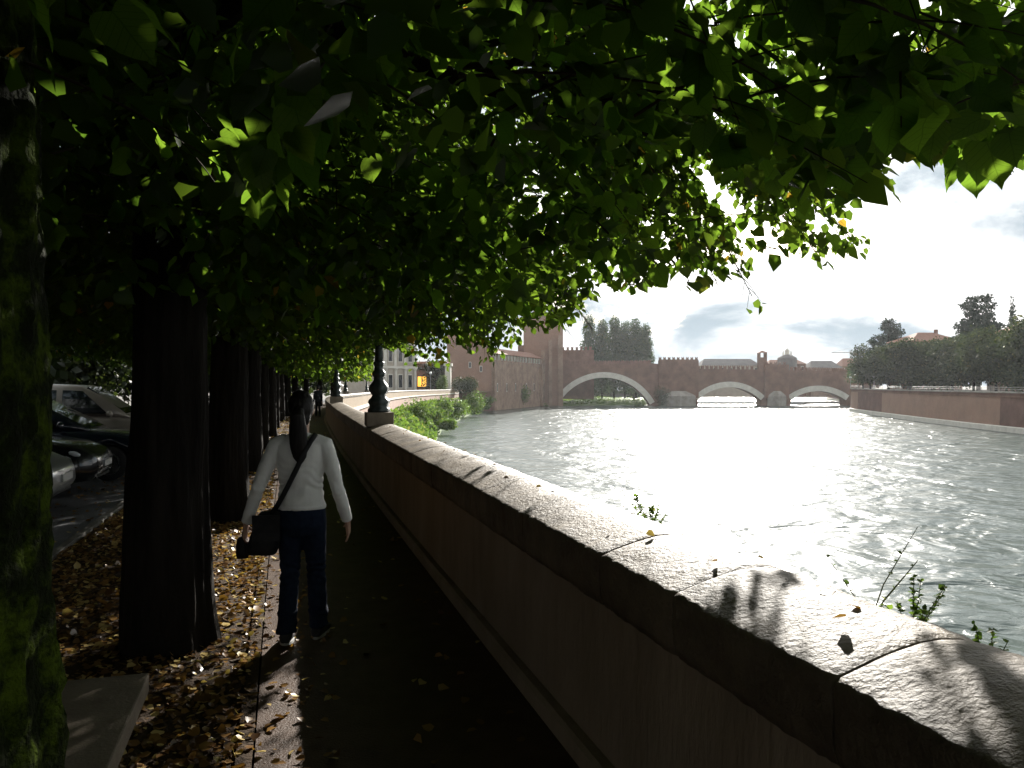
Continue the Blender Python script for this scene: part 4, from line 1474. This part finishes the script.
# ------------------------------------------------------------------ lamp posts on the parapet
def make_lamp(label):
    t = thing('lamp_post', label, 'lamp post', (0, 0, 0), 0, 'iron lamp posts on the parapet')
    MB().box((-.22, -.22, -.06), (.22, .22, .17)).build('plinth', M['bench'], t, bevel=.012)
    MB().lathe([(.20, .171), (.205, .20), (.195, .23), (.17, .25), (.175, .29), (.2, .33), (.185, .37), (.14, .41), (.12, .45), (.15, .48), (.175, .51), (.185, .56), (.165, .61), (.12, .66), (.095, .70), (.09, .74), (.12, .77), (.13, .80), (.115, .83), (.085, .86), (.08, .92),
                (.1, .95), (.105, .98), (.085, 1.0)], 24, flute=.06, nfl=8).build('base', M['iron'], t, smooth=True)
    MB().lathe([(.08, 1.0), (.076, 1.1), (.072, 1.2), (.09, 1.22), (.09, 1.26), (.07, 1.28), (.062, 2.4), (.055, 3.3), (.075, 3.33), (.075, 3.38), (.05, 3.42), (.04, 3.6), (.1, 3.64), (.11, 3.68)], 24, flute=.05, nfl=12).build('column', M['iron'], t, smooth=True)
    hd = MB().lathe([(.11, 3.681), (.17, 4.05), (.17, 4.07)], 6).build('lantern', M['globe'], t)
    MB().lathe([(.19, 4.072), (.2, 4.09), (.12, 4.2), (.04, 4.26), (.02, 4.36)], 6).build('lantern_cap', M['iron'], hd)
    for c in t.children:
        if c.name.split('.')[0] in ('base', 'column'):
            for v in c.data.vertices: v.co.x *= .86; v.co.y *= .86
    return t


lamp = make_lamp('dark iron lamp post with fluted base on the parapet ahead of the woman')
p = wall_at(s_of_y(13.1), .19, 1.02); lamp.location = p; lamp.rotation_euler = (0, 0, R(15))
for y, lab in ((28.6, 'iron lamp post on the parapet where the wall begins to curve'), (62, 'iron lamp post on the curving stretch of parapet beneath the trees'), (86, 'small distant iron lamp post on the far parapet beyond the last lindens')):
    c = copy_tree(lamp); c.location = wall_at(s_of_y(y), .21, 1.03); c['label'] = lab

t = thing('street_lamp', 'thin grey street lamp with white globe before the ivy house', 'street lamp', (PX(430.5, 240), 240, -1.2))
MB().lathe([(.12, 0), (.09, .5), (.06, 5.6), (.06, 5.7)], 10).build('pole', M['steel'], t)
MB().ellipsoid((0, 0, 6.1), (.42, .42, .45), 14, 8).build('globe', M['globe'], t, smooth=True)
for px, lab in ((858, 'street lamp with white globe at the embankment tip'), (874, 'street lamp with white globe before the far bank trees'), (850.5, 'street lamp with white globe next to the bridge end')):
    c = copy_tree(t); Y = 318 if px < 870 else 290
    c.location = (PX(px, Y), Y, -.3); c['label'] = lab; c['group'] = 'globe street lamps'; c.scale = (1.3, 1.3, .75)
t['group'] = 'globe street lamps'

# ------------------------------------------------------------------ stone bench
d = Vector((-.285, .958, 0)); n = Vector((.958, .285, 0))
t = thing('stone_bench', 'pale stone slab bench at the foot of the mossy tree', 'bench', (-1.51, 3.33, 0), math.atan2(d.y, d.x))
# local x runs along the bench away from the camera, local y to the left
MB().box((-1.55, 0.0, .37), (0, .62, .45)).build('seat', M['bench'], t, bevel=.008)
MB().box((-1.25, .1, 0), (-1.07, .52, .368)).build('leg', M['bench'], t, bevel=.006)
MB().box((-.45, .1, 0), (-.27, .52, .368)).build('leg', M['bench'], t, bevel=.006)


# ------------------------------------------------------------------ parked cars
def ring_section(x, zb, zt, hw_b, hw_t, k=.22):
    """rounded cross section across the car at station x"""
    h = zt - zb
    half = [(hw_b * .82, zb), (hw_b * .97, zb + h * .08), (hw_b, zb + h * .3), (hw_b * .995 + (hw_t - hw_b) * .35, zb + h * .6), (hw_b + (hw_t - hw_b) * .85, zb + h * .88), (hw_t * .93, zb + h * .97), (hw_t * .7, zt)]
    r_ = [Vector((x, -y, z)) for y, z in half]
    l_ = [Vector((x, y, z)) for y, z in reversed(half)]
    return r_ + l_


def wheel(x, y, r, parent, side):
    w = MB(); w.lathe([(r * .62, -.1), (r * .93, -.1), (r, -.06), (r, .06), (r * .93, .1), (r * .62, .1)], 32)
    Mx = Matrix.Translation((x, y, r)) @ Matrix.Rotation(R(90), 4, 'X')
    w.v = [tuple(Mx @ Vector(p)) for p in w.v]
    wo = w.build('wheel', M['black'], parent, smooth=True)
    rim = MB()
    rim.lathe([(r * .64, -.05), (r * .66, side * -.095 if False else .0), (r * .6, .0)], 28)
    for k in range(7):
        a = k * 2 * math.pi / 7
        ca, sa = math.cos(a), math.sin(a)
        for dz in (0,):
            pts = [(.03, 0), (r * .63, 0)]
            rim.tube([(ca * r * .12, sa * r * .12, .085 * side), (ca * r * .64, sa * r * .64, .07 * side)], [(.035, .02), (.028, .015)], 6)
    rim.lathe([(r * .6, .06 * side), (r * .66, .06 * side), (r * .66, .1 * side), (r * .6, .1 * side)], 28)
    rim.lathe([(.01, .07 * side), (.055, .07 * side), (.05, .1 * side), (.01, .1 * side)], 12)
    rim.v = [tuple(Mx @ Vector(p)) for p in rim.v]
    rim.build('rim', M['alloy'], wo)
    return wo


def make_car(label, paint, loc, rotz, kind):
    t = thing('parked_car', label, 'car', loc, rotz, 'cars parked beside the road')
    if kind == 'van':
        low = [(.78, .34, .62, .62, .6), (.70, .24, .78, .78, .74), (.35, .2, .95, .86, .8), (-.15, .2, 1.04, .88, .84), (-.8, .2, 1.08, .89, .86), (-2.0, .2, 1.08, .89, .86), (-3.0, .2, 1.08, .89, .85), (-3.45, .24, 1.05, .86, .82), (-3.6, .34, .9, .75, .7)]
        cab = [(-.2, 1.02, 1.06, .8, .78), (-.75, 1.04, 1.5, .82, .72), (-1.15, 1.04, 1.72, .83, .7), (-2.2, 1.04, 1.77, .83, .7), (-3.1, 1.04, 1.74, .82, .69), (-3.42, 1.04, 1.62, .8, .68), (-3.52, 1.03, 1.2, .78, .72)]
        wins = [[(-.62, 1.12), (-1.12, 1.6), (-1.5, 1.62), (-1.5, 1.12)], [(-1.62, 1.12), (-1.62, 1.62), (-2.5, 1.63), (-2.5, 1.12)], [(-2.62, 1.12), (-2.62, 1.62), (-3.2, 1.56), (-3.3, 1.12)]]
        wb, wr, belt, topz, hb, ht = -2.75, .32, 1.04, 1.72, .83, .70
        screen = [(-.28, 1.09, .74), (-1.06, 1.66, .62)]
        hl = (.6, .70, .72)
    else:
        low = [(.80, .36, .56, .55, .5), (.72, .24, .68, .72, .66), (.45, .2, .80, .82, .74), (0, .18, .88, .85, .78), (-.45, .18, .94, .86, .81), (-1.2, .18, .97, .87, .83), (-2.2, .18, .98, .87, .83), (-2.9, .2, .97, .84, .8), (-3.2, .3, .86, .72, .68)]
        cab = [(-.35, .90, .95, .78, .74), (-.9, .93, 1.26, .8, .68), (-1.35, .94, 1.44, .81, .65), (-1.9, .94, 1.48, .81, .64), (-2.5, .94, 1.42, .8, .64), (-2.95, .94, 1.18, .77, .66), (-3.1, .93, 1.0, .74, .68)]
        wins = [[(-.78, 1.0), (-1.28, 1.36), (-1.75, 1.40), (-1.75, 1.0)], [(-1.87, 1.0), (-1.87, 1.40), (-2.4, 1.35), (-2.7, 1.02)]]
        wb, wr, belt, topz, hb, ht = -2.5, .31, .94, 1.45, .81, .65
        screen = [(-.48, .99, .70), (-1.24, 1.40, .60)]
        hl = (.56, .62, .66)
    b = MB().rings([ring_section(*s) for s in low])
    bo = b.build('body', paint, t, smooth=True)
    # wheel arches cut out of the flanks
    for wx in (0, wb):
        cut = MB(); Mx = Matrix.Translation((wx, 0, wr)) @ Matrix.Rotation(R(90), 4, 'X')
        for s_ in (-1, 1):
            cut.v, cut.f = [], []
            cut.lathe([(.001, -.16), (wr + .055, -.16), (wr + .055, .16), (.001, .16)], 28)
            cut.v = [tuple(Mx @ Vector(p) + Vector((0, s_ * .80, 0))) for p in cut.v]
            co = cut.build('cutter', None)
            md = bo.modifiers.new('b', 'BOOLEAN'); md.object = co; md.operation = 'DIFFERENCE'; md.solver = 'EXACT'
            par_, bo.parent = bo.parent, None
            dg = bpy.context.evaluated_depsgraph_get(); dg.update()
            me = bpy.data.meshes.new_from_object(bo.evaluated_get(dg))
            bo.modifiers.clear(); bo.data = me; bo.parent = par_
            bpy.data.objects.remove(co)
    MB().rings([ring_section(*s) for s in cab]).build('cabin', paint, t, smooth=True)
    for sg in (-1, 1):
        for poly in wins:
            def yy(z): return hb + (ht - hb) * float(np.interp((z - belt) / (topz - belt), [0, .3, .6, .88, 1], [0, 0, .35, .85, 1.0])) + .006
            (x0, z0), (x1, z1), (x2, z2), (x3, z3) = poly
            rows = []
            for k in range(9):
                q = k / 8
                a_ = (x0 + (x1 - x0) * q, z0 + (z1 - z0) * q); b_ = (x3 + (x2 - x3) * q, z3 + (z2 - z3) * q)
                rows.append([Vector((a_[0], sg * (yy(a_[1]) + .012), a_[1])), Vector((b_[0], sg * (yy(b_[1]) + .012), b_[1])), Vector((b_[0], sg * (yy(b_[1]) - .05), b_[1])), Vector((a_[0], sg * (yy(a_[1]) - .05), a_[1]))])
            MB().rings(rows).build('window', M['carglass'], t)
        wheel(0, sg * .76, wr, t, 1 if sg < 0 else -1); wheel(wb, sg * .76, wr, t, 1 if sg < 0 else -1)
        Mh = Matrix.Translation((hl[0], sg * hl[2], hl[1])) @ Matrix.Rotation(R(-38) * -sg * -1, 4, 'Z') @ Matrix.Rotation(R(22), 4, 'Y')
        MB().ellipsoid((0, 0, 0), (.2, .06, .062), 14, 8, None).build('headlight', M['headlight'], t, smooth=True).matrix_local = Mh
        MB().ellipsoid((screen[0][0] - .28, sg * (hb + .12), screen[0][1] + .02), (.07, .11, .075), 12, 8).build('mirror', paint, t, smooth=True)
        MB().box((wins[0][3][0] + .05, sg * (hb + .045) - .012, belt - .14), (wins[0][3][0] + .22, sg * (hb + .045) + .012, belt - .11)).build('handle', M['black'], t)
    (xa, za, wa), (xb_, zb_, wb_) = screen
    nrm = Vector((za - zb_, 0, 0)) ; up = Vector((-(zb_ - za), 0, (xb_ - xa))).normalized() * -.035
    q = [Vector((xa, -wa, za)), Vector((xa, wa, za)), Vector((xb_, wb_, zb_)), Vector((xb_, -wb_, zb_))]
    MB().add([p + up for p in q] + [p - up for p in q], [(0, 1, 2, 3), (7, 6, 5, 4), (0, 4, 5, 1), (1, 5, 6, 2), (2, 6, 7, 3), (3, 7, 4, 0)]).build('windscreen', M['carglass'], t)
    MB().box((.5, -.5, .25), (.745, .5, .33)).build('grille', M['black'], t)
    MB().box((.76, -.26, .42), (.83, .26, .52)).build('number_plate', M['globe'], t)
    return t


HEAD = R(16)
lv = Vector((-math.sin(HEAD), math.cos(HEAD), 0)) * .76
for (x, y, lab, pm, kd) in ((-6.75, 10.15, 'small silver car half hidden behind the mossy trunk', M['paint_silver'], 'hatch'), (-7.25, 12.25, 'black hatchback parked between the silver car and the dark blue car', M['paint_black'], 'hatch'),
                            (-7.3, 14.5, 'dark blue car with seven-spoke alloy wheels parked before the beige van', M['paint_navy'], 'hatch'), (-8.1, 17.4, 'tall beige people carrier parked behind the dark blue car', M['paint_beige'], 'van')):
    make_car(lab, pm, (x + lv.x, y + lv.y, -.1), HEAD, kd)


# ------------------------------------------------------------------ people
def hand(mb, wrist, dirv, side, curl=.5, thumb_dir=None):
    """palm, four unequal curled fingers and a thumb, grown from the wrist along dirv"""
    d = Vector(dirv).normalized()
    fw = Vector((0, 1, 0)); fw = (fw - d * fw.dot(d)).normalized()     # across the palm (forward)
    pn = d.cross(fw) * -side                                             # palm faces the body
    w = Vector(wrist)
    mb.tube([w - d * .02, w + d * .02, w + d * .05, w + d * .085], [(.018, .024), (.017, .03), (.016, .038), (.013, .037)], 10)
    for k, (o, ln) in enumerate(((.027, .066), (.009, .074), (-.009, .069), (-.026, .054))):
        b = w + d * .078 + fw * o
        pts = [b - d * .02, b]
        cur = Vector(d)
        for j in range(3):
            cur = (cur + pn * curl * (.5 + .3 * j)).normalized()
            pts.append(pts[-1] + cur * ln * (.42, .33, .25)[j])
        mb.tube(pts, [.0085, .0088, .0082, .0075, .006], 7)
    b = w + d * .02 + fw * .024
    td = (fw * .75 + d * .75 + pn * .4).normalized()
    mb.tube([b, b + td * .03, b + td * .055 + pn * .006, b + td * .075 + pn * .014], [.012, .011, .0095, .007], 7)


def person(label, loc, rotz, joints, cloth, voxel, hair_tail=True, cap=False):
    J = joints
    t = thing('person', label, 'person', loc, rotz)
    H = lambda k: Vector(J[k])
    # body: one continuous surface
    b = MB()
    b.tube([(0, 0, .74), (0, 0, .84), (0, 0, .97), (0, .0, 1.10), (0, .005, 1.20), (0, 0, 1.27), (0, 0, 1.31)], [(.10, .08), (.13, .09), (.108, .078), (.122, .083), (.138, .085), (.125, .066), (.06, .05)], 18)
    b.tube([(0, 0, 1.27), (0, .005, 1.34), (0, .02, 1.41)], [.056, .05, .05], 12)
    hc = H('head')
    b.ellipsoid(hc, (.07, .088, .105), 20, 14)
    b.ellipsoid(hc + Vector((0, .03, -.045)), (.052, .062, .062), 16, 10)
    b.ellipsoid(hc + Vector((0, .093, -.022)), (.011, .014, .02), 8, 6)
    b.ellipsoid(hc + Vector((0, .080, -.058)), (.022, .012, .007), 8, 6)
    for s_ in (-1, 1):
        b.ellipsoid(hc + Vector((s_ * .071, 0, -.015)), (.008, .018, .03), 8, 6)
        b.ellipsoid(hc + Vector((s_ * .028, .078, .0)), (.013, .009, .008), 8, 6)
        k = 'l' if s_ < 0 else 'r'
        sh, el, wr = H(k + 'sh'), H(k + 'el'), H(k + 'wr')
        b.tube([sh + Vector((-s_ * .06, 0, .005)), sh, (sh + el) / 2, el, (el + wr) / 2, wr], [.034, .041, .037, .033, .03, .022], 12)
        hand(b, wr, J[k + 'hd'], s_, J.get(k + 'curl', .35))
        hp, kn, an = H(k + 'hip'), H(k + 'kn'), H(k + 'an')
        b.tube([hp + Vector((0, 0, .05)), hp - Vector((0, 0, .04)), (hp + kn) / 2, kn, kn * .6 + an * .4, an], [.07, .074, .06, .046, .042, .03], 12)
        ft = an + Vector((0, 0, -an.z + J[k + 'fz'])); fd = Vector((s_ * .12, 1, 0)).normalized()
        b.tube([an + Vector((0, 0, .02)), ft + Vector((0, 0, .045)) + fd * .02, ft + fd * .09 + Vector((0, 0, .03)), ft + fd * .16 + Vector((0, 0, .02))], [(.03, .03), (.033, .036), (.032, .024), (.024, .013)], 10)
    b.remeshed('body', M['skin'], t, voxel, 2)
    # sweater
    g = MB()
    g.tube([(0, 0, .855), (0, 0, .88), (0, 0, .94), (0, 0, 1.0), (0, 0, 1.10), (0, .005, 1.20), (0, 0, 1.265), (0, 0, 1.305), (0, .004, 1.335)],
           [(.152, .118), (.153, .118), (.143, .108), (.134, .10), (.146, .105), (.163, .108), (.158, .092), (.105, .075), (.068, .062)], 26)
    for k, s_ in (('l', -1), ('r', 1)):
        sh, el, wr = H(k + 'sh'), H(k + 'el'), H(k + 'wr')
        mid1 = (sh + el) / 2; mid2 = (el + wr) / 2
        g.tube([sh + Vector((-s_ * .07, 0, .012)), sh + Vector((-s_ * .01, 0, .0)), mid1, el, mid2, wr + (el - wr) * .04], [.058, .056, .049, .043, .040, .035], 16)

    def wr_fold(co, no):
        f = 0
        for q in (H('lel'), H('rel')):
            dd = (co - q).length
            if dd < .12: f += (1 - dd / .12) * .0035 * math.sin(co.z * 120 + co.x * 60 + 9 * mnoise.noise(co * 12))
        side = abs(co.x) > .17
        if not side:
            f += .0035 * math.sin(co.z * 95 + 9 * mnoise.noise(co * 7) + co.x * 12) * (1.1 - min(1, abs(co.z - .98) / .2)) + .0045 * mnoise.noise(co * 11)
            if co.z < .875: f += .004
        else:
            f += .004 * mnoise.noise(co * 22)
        return co + no * f
    g.remeshed('sweater' if cloth['top'] is M['sweater'] else 'jacket', cloth['top'], t, voxel * 1.4, 2, wr_fold)
    # trousers
    j_ = MB()
    j_.tube([(0, 0, .70), (0, -.006, .76), (0, -.008, .82), (0, -.004, .88)], [(.10, .09), (.148, .122), (.147, .12), (.138, .106)], 22)
    for k, s_ in (('l', -1), ('r', 1)):
        hp, kn, an = H(k + 'hip'), H(k + 'kn'), H(k + 'an')
        j_.tube([hp + Vector((0, 0, .06)), hp - Vector((0, 0, .04)), (hp + kn) / 2, kn, (kn + an) / 2, an + Vector((0, .0, -.01))], [.078, .086, .073, .06, .06, (.062, .068)], 16)

    def jf(co, no):
        f = .004 * mnoise.noise(co * 14)
        for k in ('lkn', 'rkn'):
            dd = abs(co.z - H(k).z)
            if dd < .12: f += .003 * (1 - dd / .12) * math.sin(co.z * 120 + co.x * 30 + 8 * mnoise.noise(co * 9))
        if co.z < .22: f += .004 * math.sin(co.z * 95 + co.x * 25 + 6 * mnoise.noise(co * 9))
        return co + no * f
    j_.remeshed('jeans' if cloth['legs'] is M['jeans'] else 'trousers', cloth['legs'], t, voxel * 1.5, 2, jf)
    for k, s_ in (('l', -1), ('r', 1)):
        an = H(k + 'an'); fz = J[k + 'fz']
        f0 = Vector((an.x, an.y, fz)); fd = Vector((s_ * .12, 1, 0)).normalized(); lift = J.get(k + 'heel', 0)
        u = MB()
        ps = [(-.065, .05 + lift, .03, .035), (-.05, .045 + lift, .038, .042), (.0, .045 + lift * .8, .04, .046), (.06, .038 + lift * .4, .042, .036), (.12, .03, .044, .028), (.17, .024, .034, .02), (.185, .022, .018, .012)]
        u.tube([f0 + fd * a + Vector((0, 0, z)) for a, z, _, _ in ps], [(r1, r2) for _, _, r1, r2 in ps], 14)
        so = u.remeshed('shoe', M['shoe'], t, .006, 1)
        sl = MB()
        out = []
        for a in range(20):
            an_ = 2 * math.pi * a / 20
            out.append((.06 + .135 * math.cos(an_), .043 * math.sin(an_)))
        sd = Vector((fd.y, -fd.x, 0))
        lo = [f0 + fd * p + sd * q + Vector((0, 0, .0 + lift * max(0, (.1 - p)) / .16)) for p, q in out]
        sl.rings([lo, [p + Vector((0, 0, .018)) for p in lo]])
        sl.build('sole', M['sole'] if hair_tail else M['shoe'], so)
    hr = MB()
    hr.ellipsoid(hc + Vector((0, -.016, .012)), (.081, .092, .108), 20, 14)
    hr.ellipsoid(hc + Vector((0, -.04, -.05)), (.066, .058, .07), 16, 10)
    if hair_tail:
        hr.tube([hc + Vector((0, -.10, .0)), hc + Vector((0, -.125, -.04)), hc + Vector((.003, -.125, -.12)), hc + Vector((.008, -.122, -.22)), hc + Vector((.012, -.12, -.30)), hc + Vector((.016, -.12, -.345))], [.03, .045, (.056, .036), (.058, .032), (.042, .024), (.012, .01)], 14)
    hr.remeshed('hair', M['hair'], t, .007 if hair_tail else .012, 2, lambda co, no: co + no * (.004 * mnoise.noise(Vector((co.x * 60, co.y * 60, co.z * 7)))))
    if cap:
        cm = MB(); cm.ellipsoid(hc + Vector((0, -.005, .055)), (.09, .1, .075), 18, 10); cm.tube([hc + Vector((0, .07, .045)), hc + Vector((0, .17, .03))], [(.07, .008), (.055, .006)], 10)
        cm.build('cap', M['jacket'], t, smooth=True)
    return t


WL = Vector((-1.34, 5.08, .006))
JW = dict(head=(.0, .02, 1.487), lsh=(-.160, 0, 1.262), lel=(-.262, -.03, .985), lwr=(-.352, .03, .755), lhd=(-.12, .12, -1), rsh=(.160, 0, 1.262), rel=(.232, -.03, .99), rwr=(.285, .06, .76), rhd=(.02, .25, -1),
          lcurl=.75, rcurl=.3, lhip=(-.072, 0, .80), lkn=(-.074, .03, .45), lan=(-.082, -.05, .085), rhip=(.074, 0, .80), rkn=(.08, .09, .455), ran=(.086, .13, .085), lfz=0, rfz=0, lheel=.02)
woman = person('woman seen from behind in pale grey sweater and jeans with long dark ponytail', WL, R(3), JW, dict(top=M['sweater'], legs=M['jeans']), .0055)
JM = dict(head=(.0, .02, 1.487), lsh=(-.160, 0, 1.262), lel=(-.20, -.02, .99), lwr=(-.205, .04, .76), lhd=(0, .2, -1), rsh=(.160, 0, 1.262), rel=(.20, -.02, .99), rwr=(.205, .05, .76), rhd=(.0, .2, -1),
          lhip=(-.072, 0, .80), lkn=(-.074, .08, .45), lan=(-.08, .16, .085), rhip=(.074, 0, .80), rkn=(.076, .02, .455), ran=(.08, -.12, .085), lfz=0, rfz=0, rheel=.03)
pw = wall_at(s_of_y(41), -.42, .004)
person('person in dark jacket and cap walking far ahead beside the parapet', pw, R(14), JM, dict(top=M['jacket'], legs=M['jacket']), .011, False, True)


def woman_things():
    Mw = Matrix.Translation(WL) @ Matrix.Rotation(R(3), 4, 'Z')
    t = thing('shoulder_bag', 'black shoulder bag hanging at the woman\'s hip on a cross-body strap', 'bag', WL, R(3))
    bm_ = MB(); rings = []
    # a soft flat bag hanging at the left hip: rounded sections from the bottom up
    for z, hw, hd in ((.575, .10, .03), (.582, .125, .05), (.62, .135, .056), (.70, .128, .052), (.78, .112, .042), (.835, .098, .03), (.845, .09, .02)):
        ring = []
        for k in range(24):
            a = 2 * math.pi * k / 24
            c, s_ = math.cos(a), math.sin(a)
            ring.append(Vector((-.205 + .03 * (z - .7) / .13 + hw * math.copysign(abs(c) ** .55, c) * .72, -.055 + hd * math.copysign(abs(s_) ** .7, s_) * 1.2 + .006 * mnoise.noise(Vector((c * 2, s_ * 2, z * 9))), z)))
        rings.append(ring)
    bm_.rings(rings)
    b = bm_.build('bag_body', M['leather'], t, smooth=True)
    fl = MB(); fl.rings([[Vector((x - .19, -.118 - .004 * math.sin(z * 40), z)) for x in np.linspace(-.085, .085, 8)] + [Vector((x - .19, -.108, z)) for x in np.linspace(.085, -.085, 8)] for z in (.67, .72, .78, .83)])
    fl.build('flap', M['leather'], t)
    st = MB()
    path = [(-.165, -.085, .83), (-.115, -.118, .90), (-.06, -.122, 1.0), (.0, -.124, 1.12), (.045, -.124, 1.22), (.082, -.098, 1.29), (.098, -.03, 1.328), (.092, .05, 1.315), (.06, .105, 1.23), (-.02, .122, 1.08), (-.12, .115, .93), (-.175, .04, .83)]
    st.tube(path, [(.016, .005)] * len(path), 8)
    st.build('strap', M['leather'], t, smooth=True)
    h = thing('camera_pouch', 'small dark pouch dangling from the woman\'s hand beside the shoulder bag', 'pouch', WL, R(3))
    pm = MB(); rings = []
    for z, hw in ((.53, .022), (.535, .036), (.57, .042), (.62, .04), (.655, .033), (.668, .02)):
        rings.append([Vector((-.378 + hw * math.copysign(abs(math.cos(a)) ** .7, math.cos(a)), .045 + hw * .75 * math.sin(a), z)) for a in np.linspace(0, 2 * math.pi, 18, endpoint=False)])
    pm.rings(rings); pm.build('pouch_body', M['leather'], h, smooth=True)
    MB().tube([(-.378, .045, .665), (-.385, .065, .69), (-.375, .08, .71), (-.36, .075, .69), (-.372, .05, .665)], .005, 6).build('wrist_loop', M['leather'], h)


woman_things()


# ------------------------------------------------------------------ small growth and litter
def weed(label, y, u, h, n, seed, stalks=3, group='weeds rooted in the outer face of the parapet'):
    rd = random.Random(seed)
    p = wall_at(s_of_y(y), u, .80)
    t = thing('wall_weed', label, 'weed', p, 0, group)
    st = MB(); P, A = [], []
    for k in range(stalks):
        a = rd.uniform(0, 6.28); tip = Vector((math.cos(a) * h * .4 + .03, math.sin(a) * h * .4, h * rd.uniform(.7, 1.1)))
        pts = [Vector((0, 0, -.03)), Vector((tip.x * .3 + .02, tip.y * .3, tip.z * .5)), tip]
        st.tube(pts, [.003, .0022, .001], 5)
        for j in range(n):
            q = rd.uniform(.3, 1.0); base = pts[0].lerp(pts[1], q * 2) if q < .5 else pts[1].lerp(pts[2], q * 2 - 1)
            P.append(base); A.append((rd.uniform(-1, 1), rd.uniform(-1, 1), rd.uniform(-.2, .7)))
    st.build('stalks', M['stalk'], t)
    P = np.array([tuple(q) for q in P]); A = np.array(A)
    link_mesh('leaves', leaf_mesh('leaves', P, A, np.array([0, 0, 1.]) + rng.normal(size=P.shape) * .5, rng.uniform(.010, .022, len(P)), LEAF_MID), M['leaf_bush'], t)


weed('leafy weed with pale shoots above the wide coping joint', 2.30, .515, .23, 46, 1, 9)
weed('thin wispy seed stalks rising behind the coping near the leafy weed', 2.48, .515, .36, 5, 2, 4)
weed('small sprig poking over the outer coping edge at the picture rim', 2.04, .515, .19, 30, 3, 4)
weed('low clump of bright weeds behind the coping in the water glare', 4.0, .51, .26, 50, 4, 8)


def litter():
    def patch(n, y0, y1, u0, u1, z, smin, smax, pw=1.0):
        y = y0 + (y1 - y0) * rng.random(n) ** pw
        u = u0 + (u1 - u0) * rng.random(n)
        P = np.array([tuple(wall_at(s_of_y(a), b, z)) for a, b in zip(y, u)])
        P[:, 2] += rng.random(n) * .015
        A = np.stack([rng.normal(size=n), rng.normal(size=n), rng.normal(size=n) * .22], 1)
        Nn = np.array([0, 0, 1.]) + rng.normal(size=(n, 3)) * .35
        return P, A, Nn, rng.uniform(smin, smax, n)
    parts = [patch(9000, 2.5, 13, -3.36, -1.45, 0, .018, .045), patch(5200, 1.5, 14, -3.36, -1.45, 0, .035, .075), patch(2600, 14, 40, -3.36, -1.45, 0, .05, .09), patch(150, 1.8, 12, -1.4, -.1, .006, .03, .065), patch(420, 2.5, 12, -1.42, -1.0, .006, .02, .055), patch(260, 12, 40, -1.4, -.05, .006, .04, .08),
             patch(500, 3, 22, -4.6, -3.52, -.095, .035, .07), patch(250, 5, 22, -8.5, -4.6, -.095, .035, .07), patch(35, 2.0, 12, .1, .42, 1.012, .02, .04)]
    P, A, Nn, sz = [np.concatenate(q) for q in zip(*parts)]
    tag(link_mesh('leaf_litter', leaf_mesh('leaf_litter', P, A, Nn, sz, LEAF_MID), M['leaf_dry']), 'fallen brown and yellow leaves strewn over the tree strip and path', 'fallen leaves', kind='stuff')


litter()


# ------------------------------------------------------------------ the air
def haze():
    me = MB().box((-715, -75, WZ - 1.6), (1215, 1315, 62)).mesh('haze')
    o = link_mesh('haze', me, None)
    m = bpy.data.materials.new('haze'); m.use_nodes = True
    nt = m.node_tree; nt.nodes.clear()
    out = nt.nodes.new('ShaderNodeOutputMaterial'); v = nt.nodes.new('ShaderNodeVolumePrincipled')
    v.inputs['Color'].default_value = (.92, .95, 1, 1); v.inputs['Density'].default_value = HAZE_DENSITY; v.inputs['Anisotropy'].default_value = .4
    nt.links.new(v.outputs[0], out.inputs['Volume'])
    me.materials.append(m)
    o['kind'] = 'stuff'; o['label'] = 'thin sunlit haze over the river'


HAZE_DENSITY = .00007
haze()
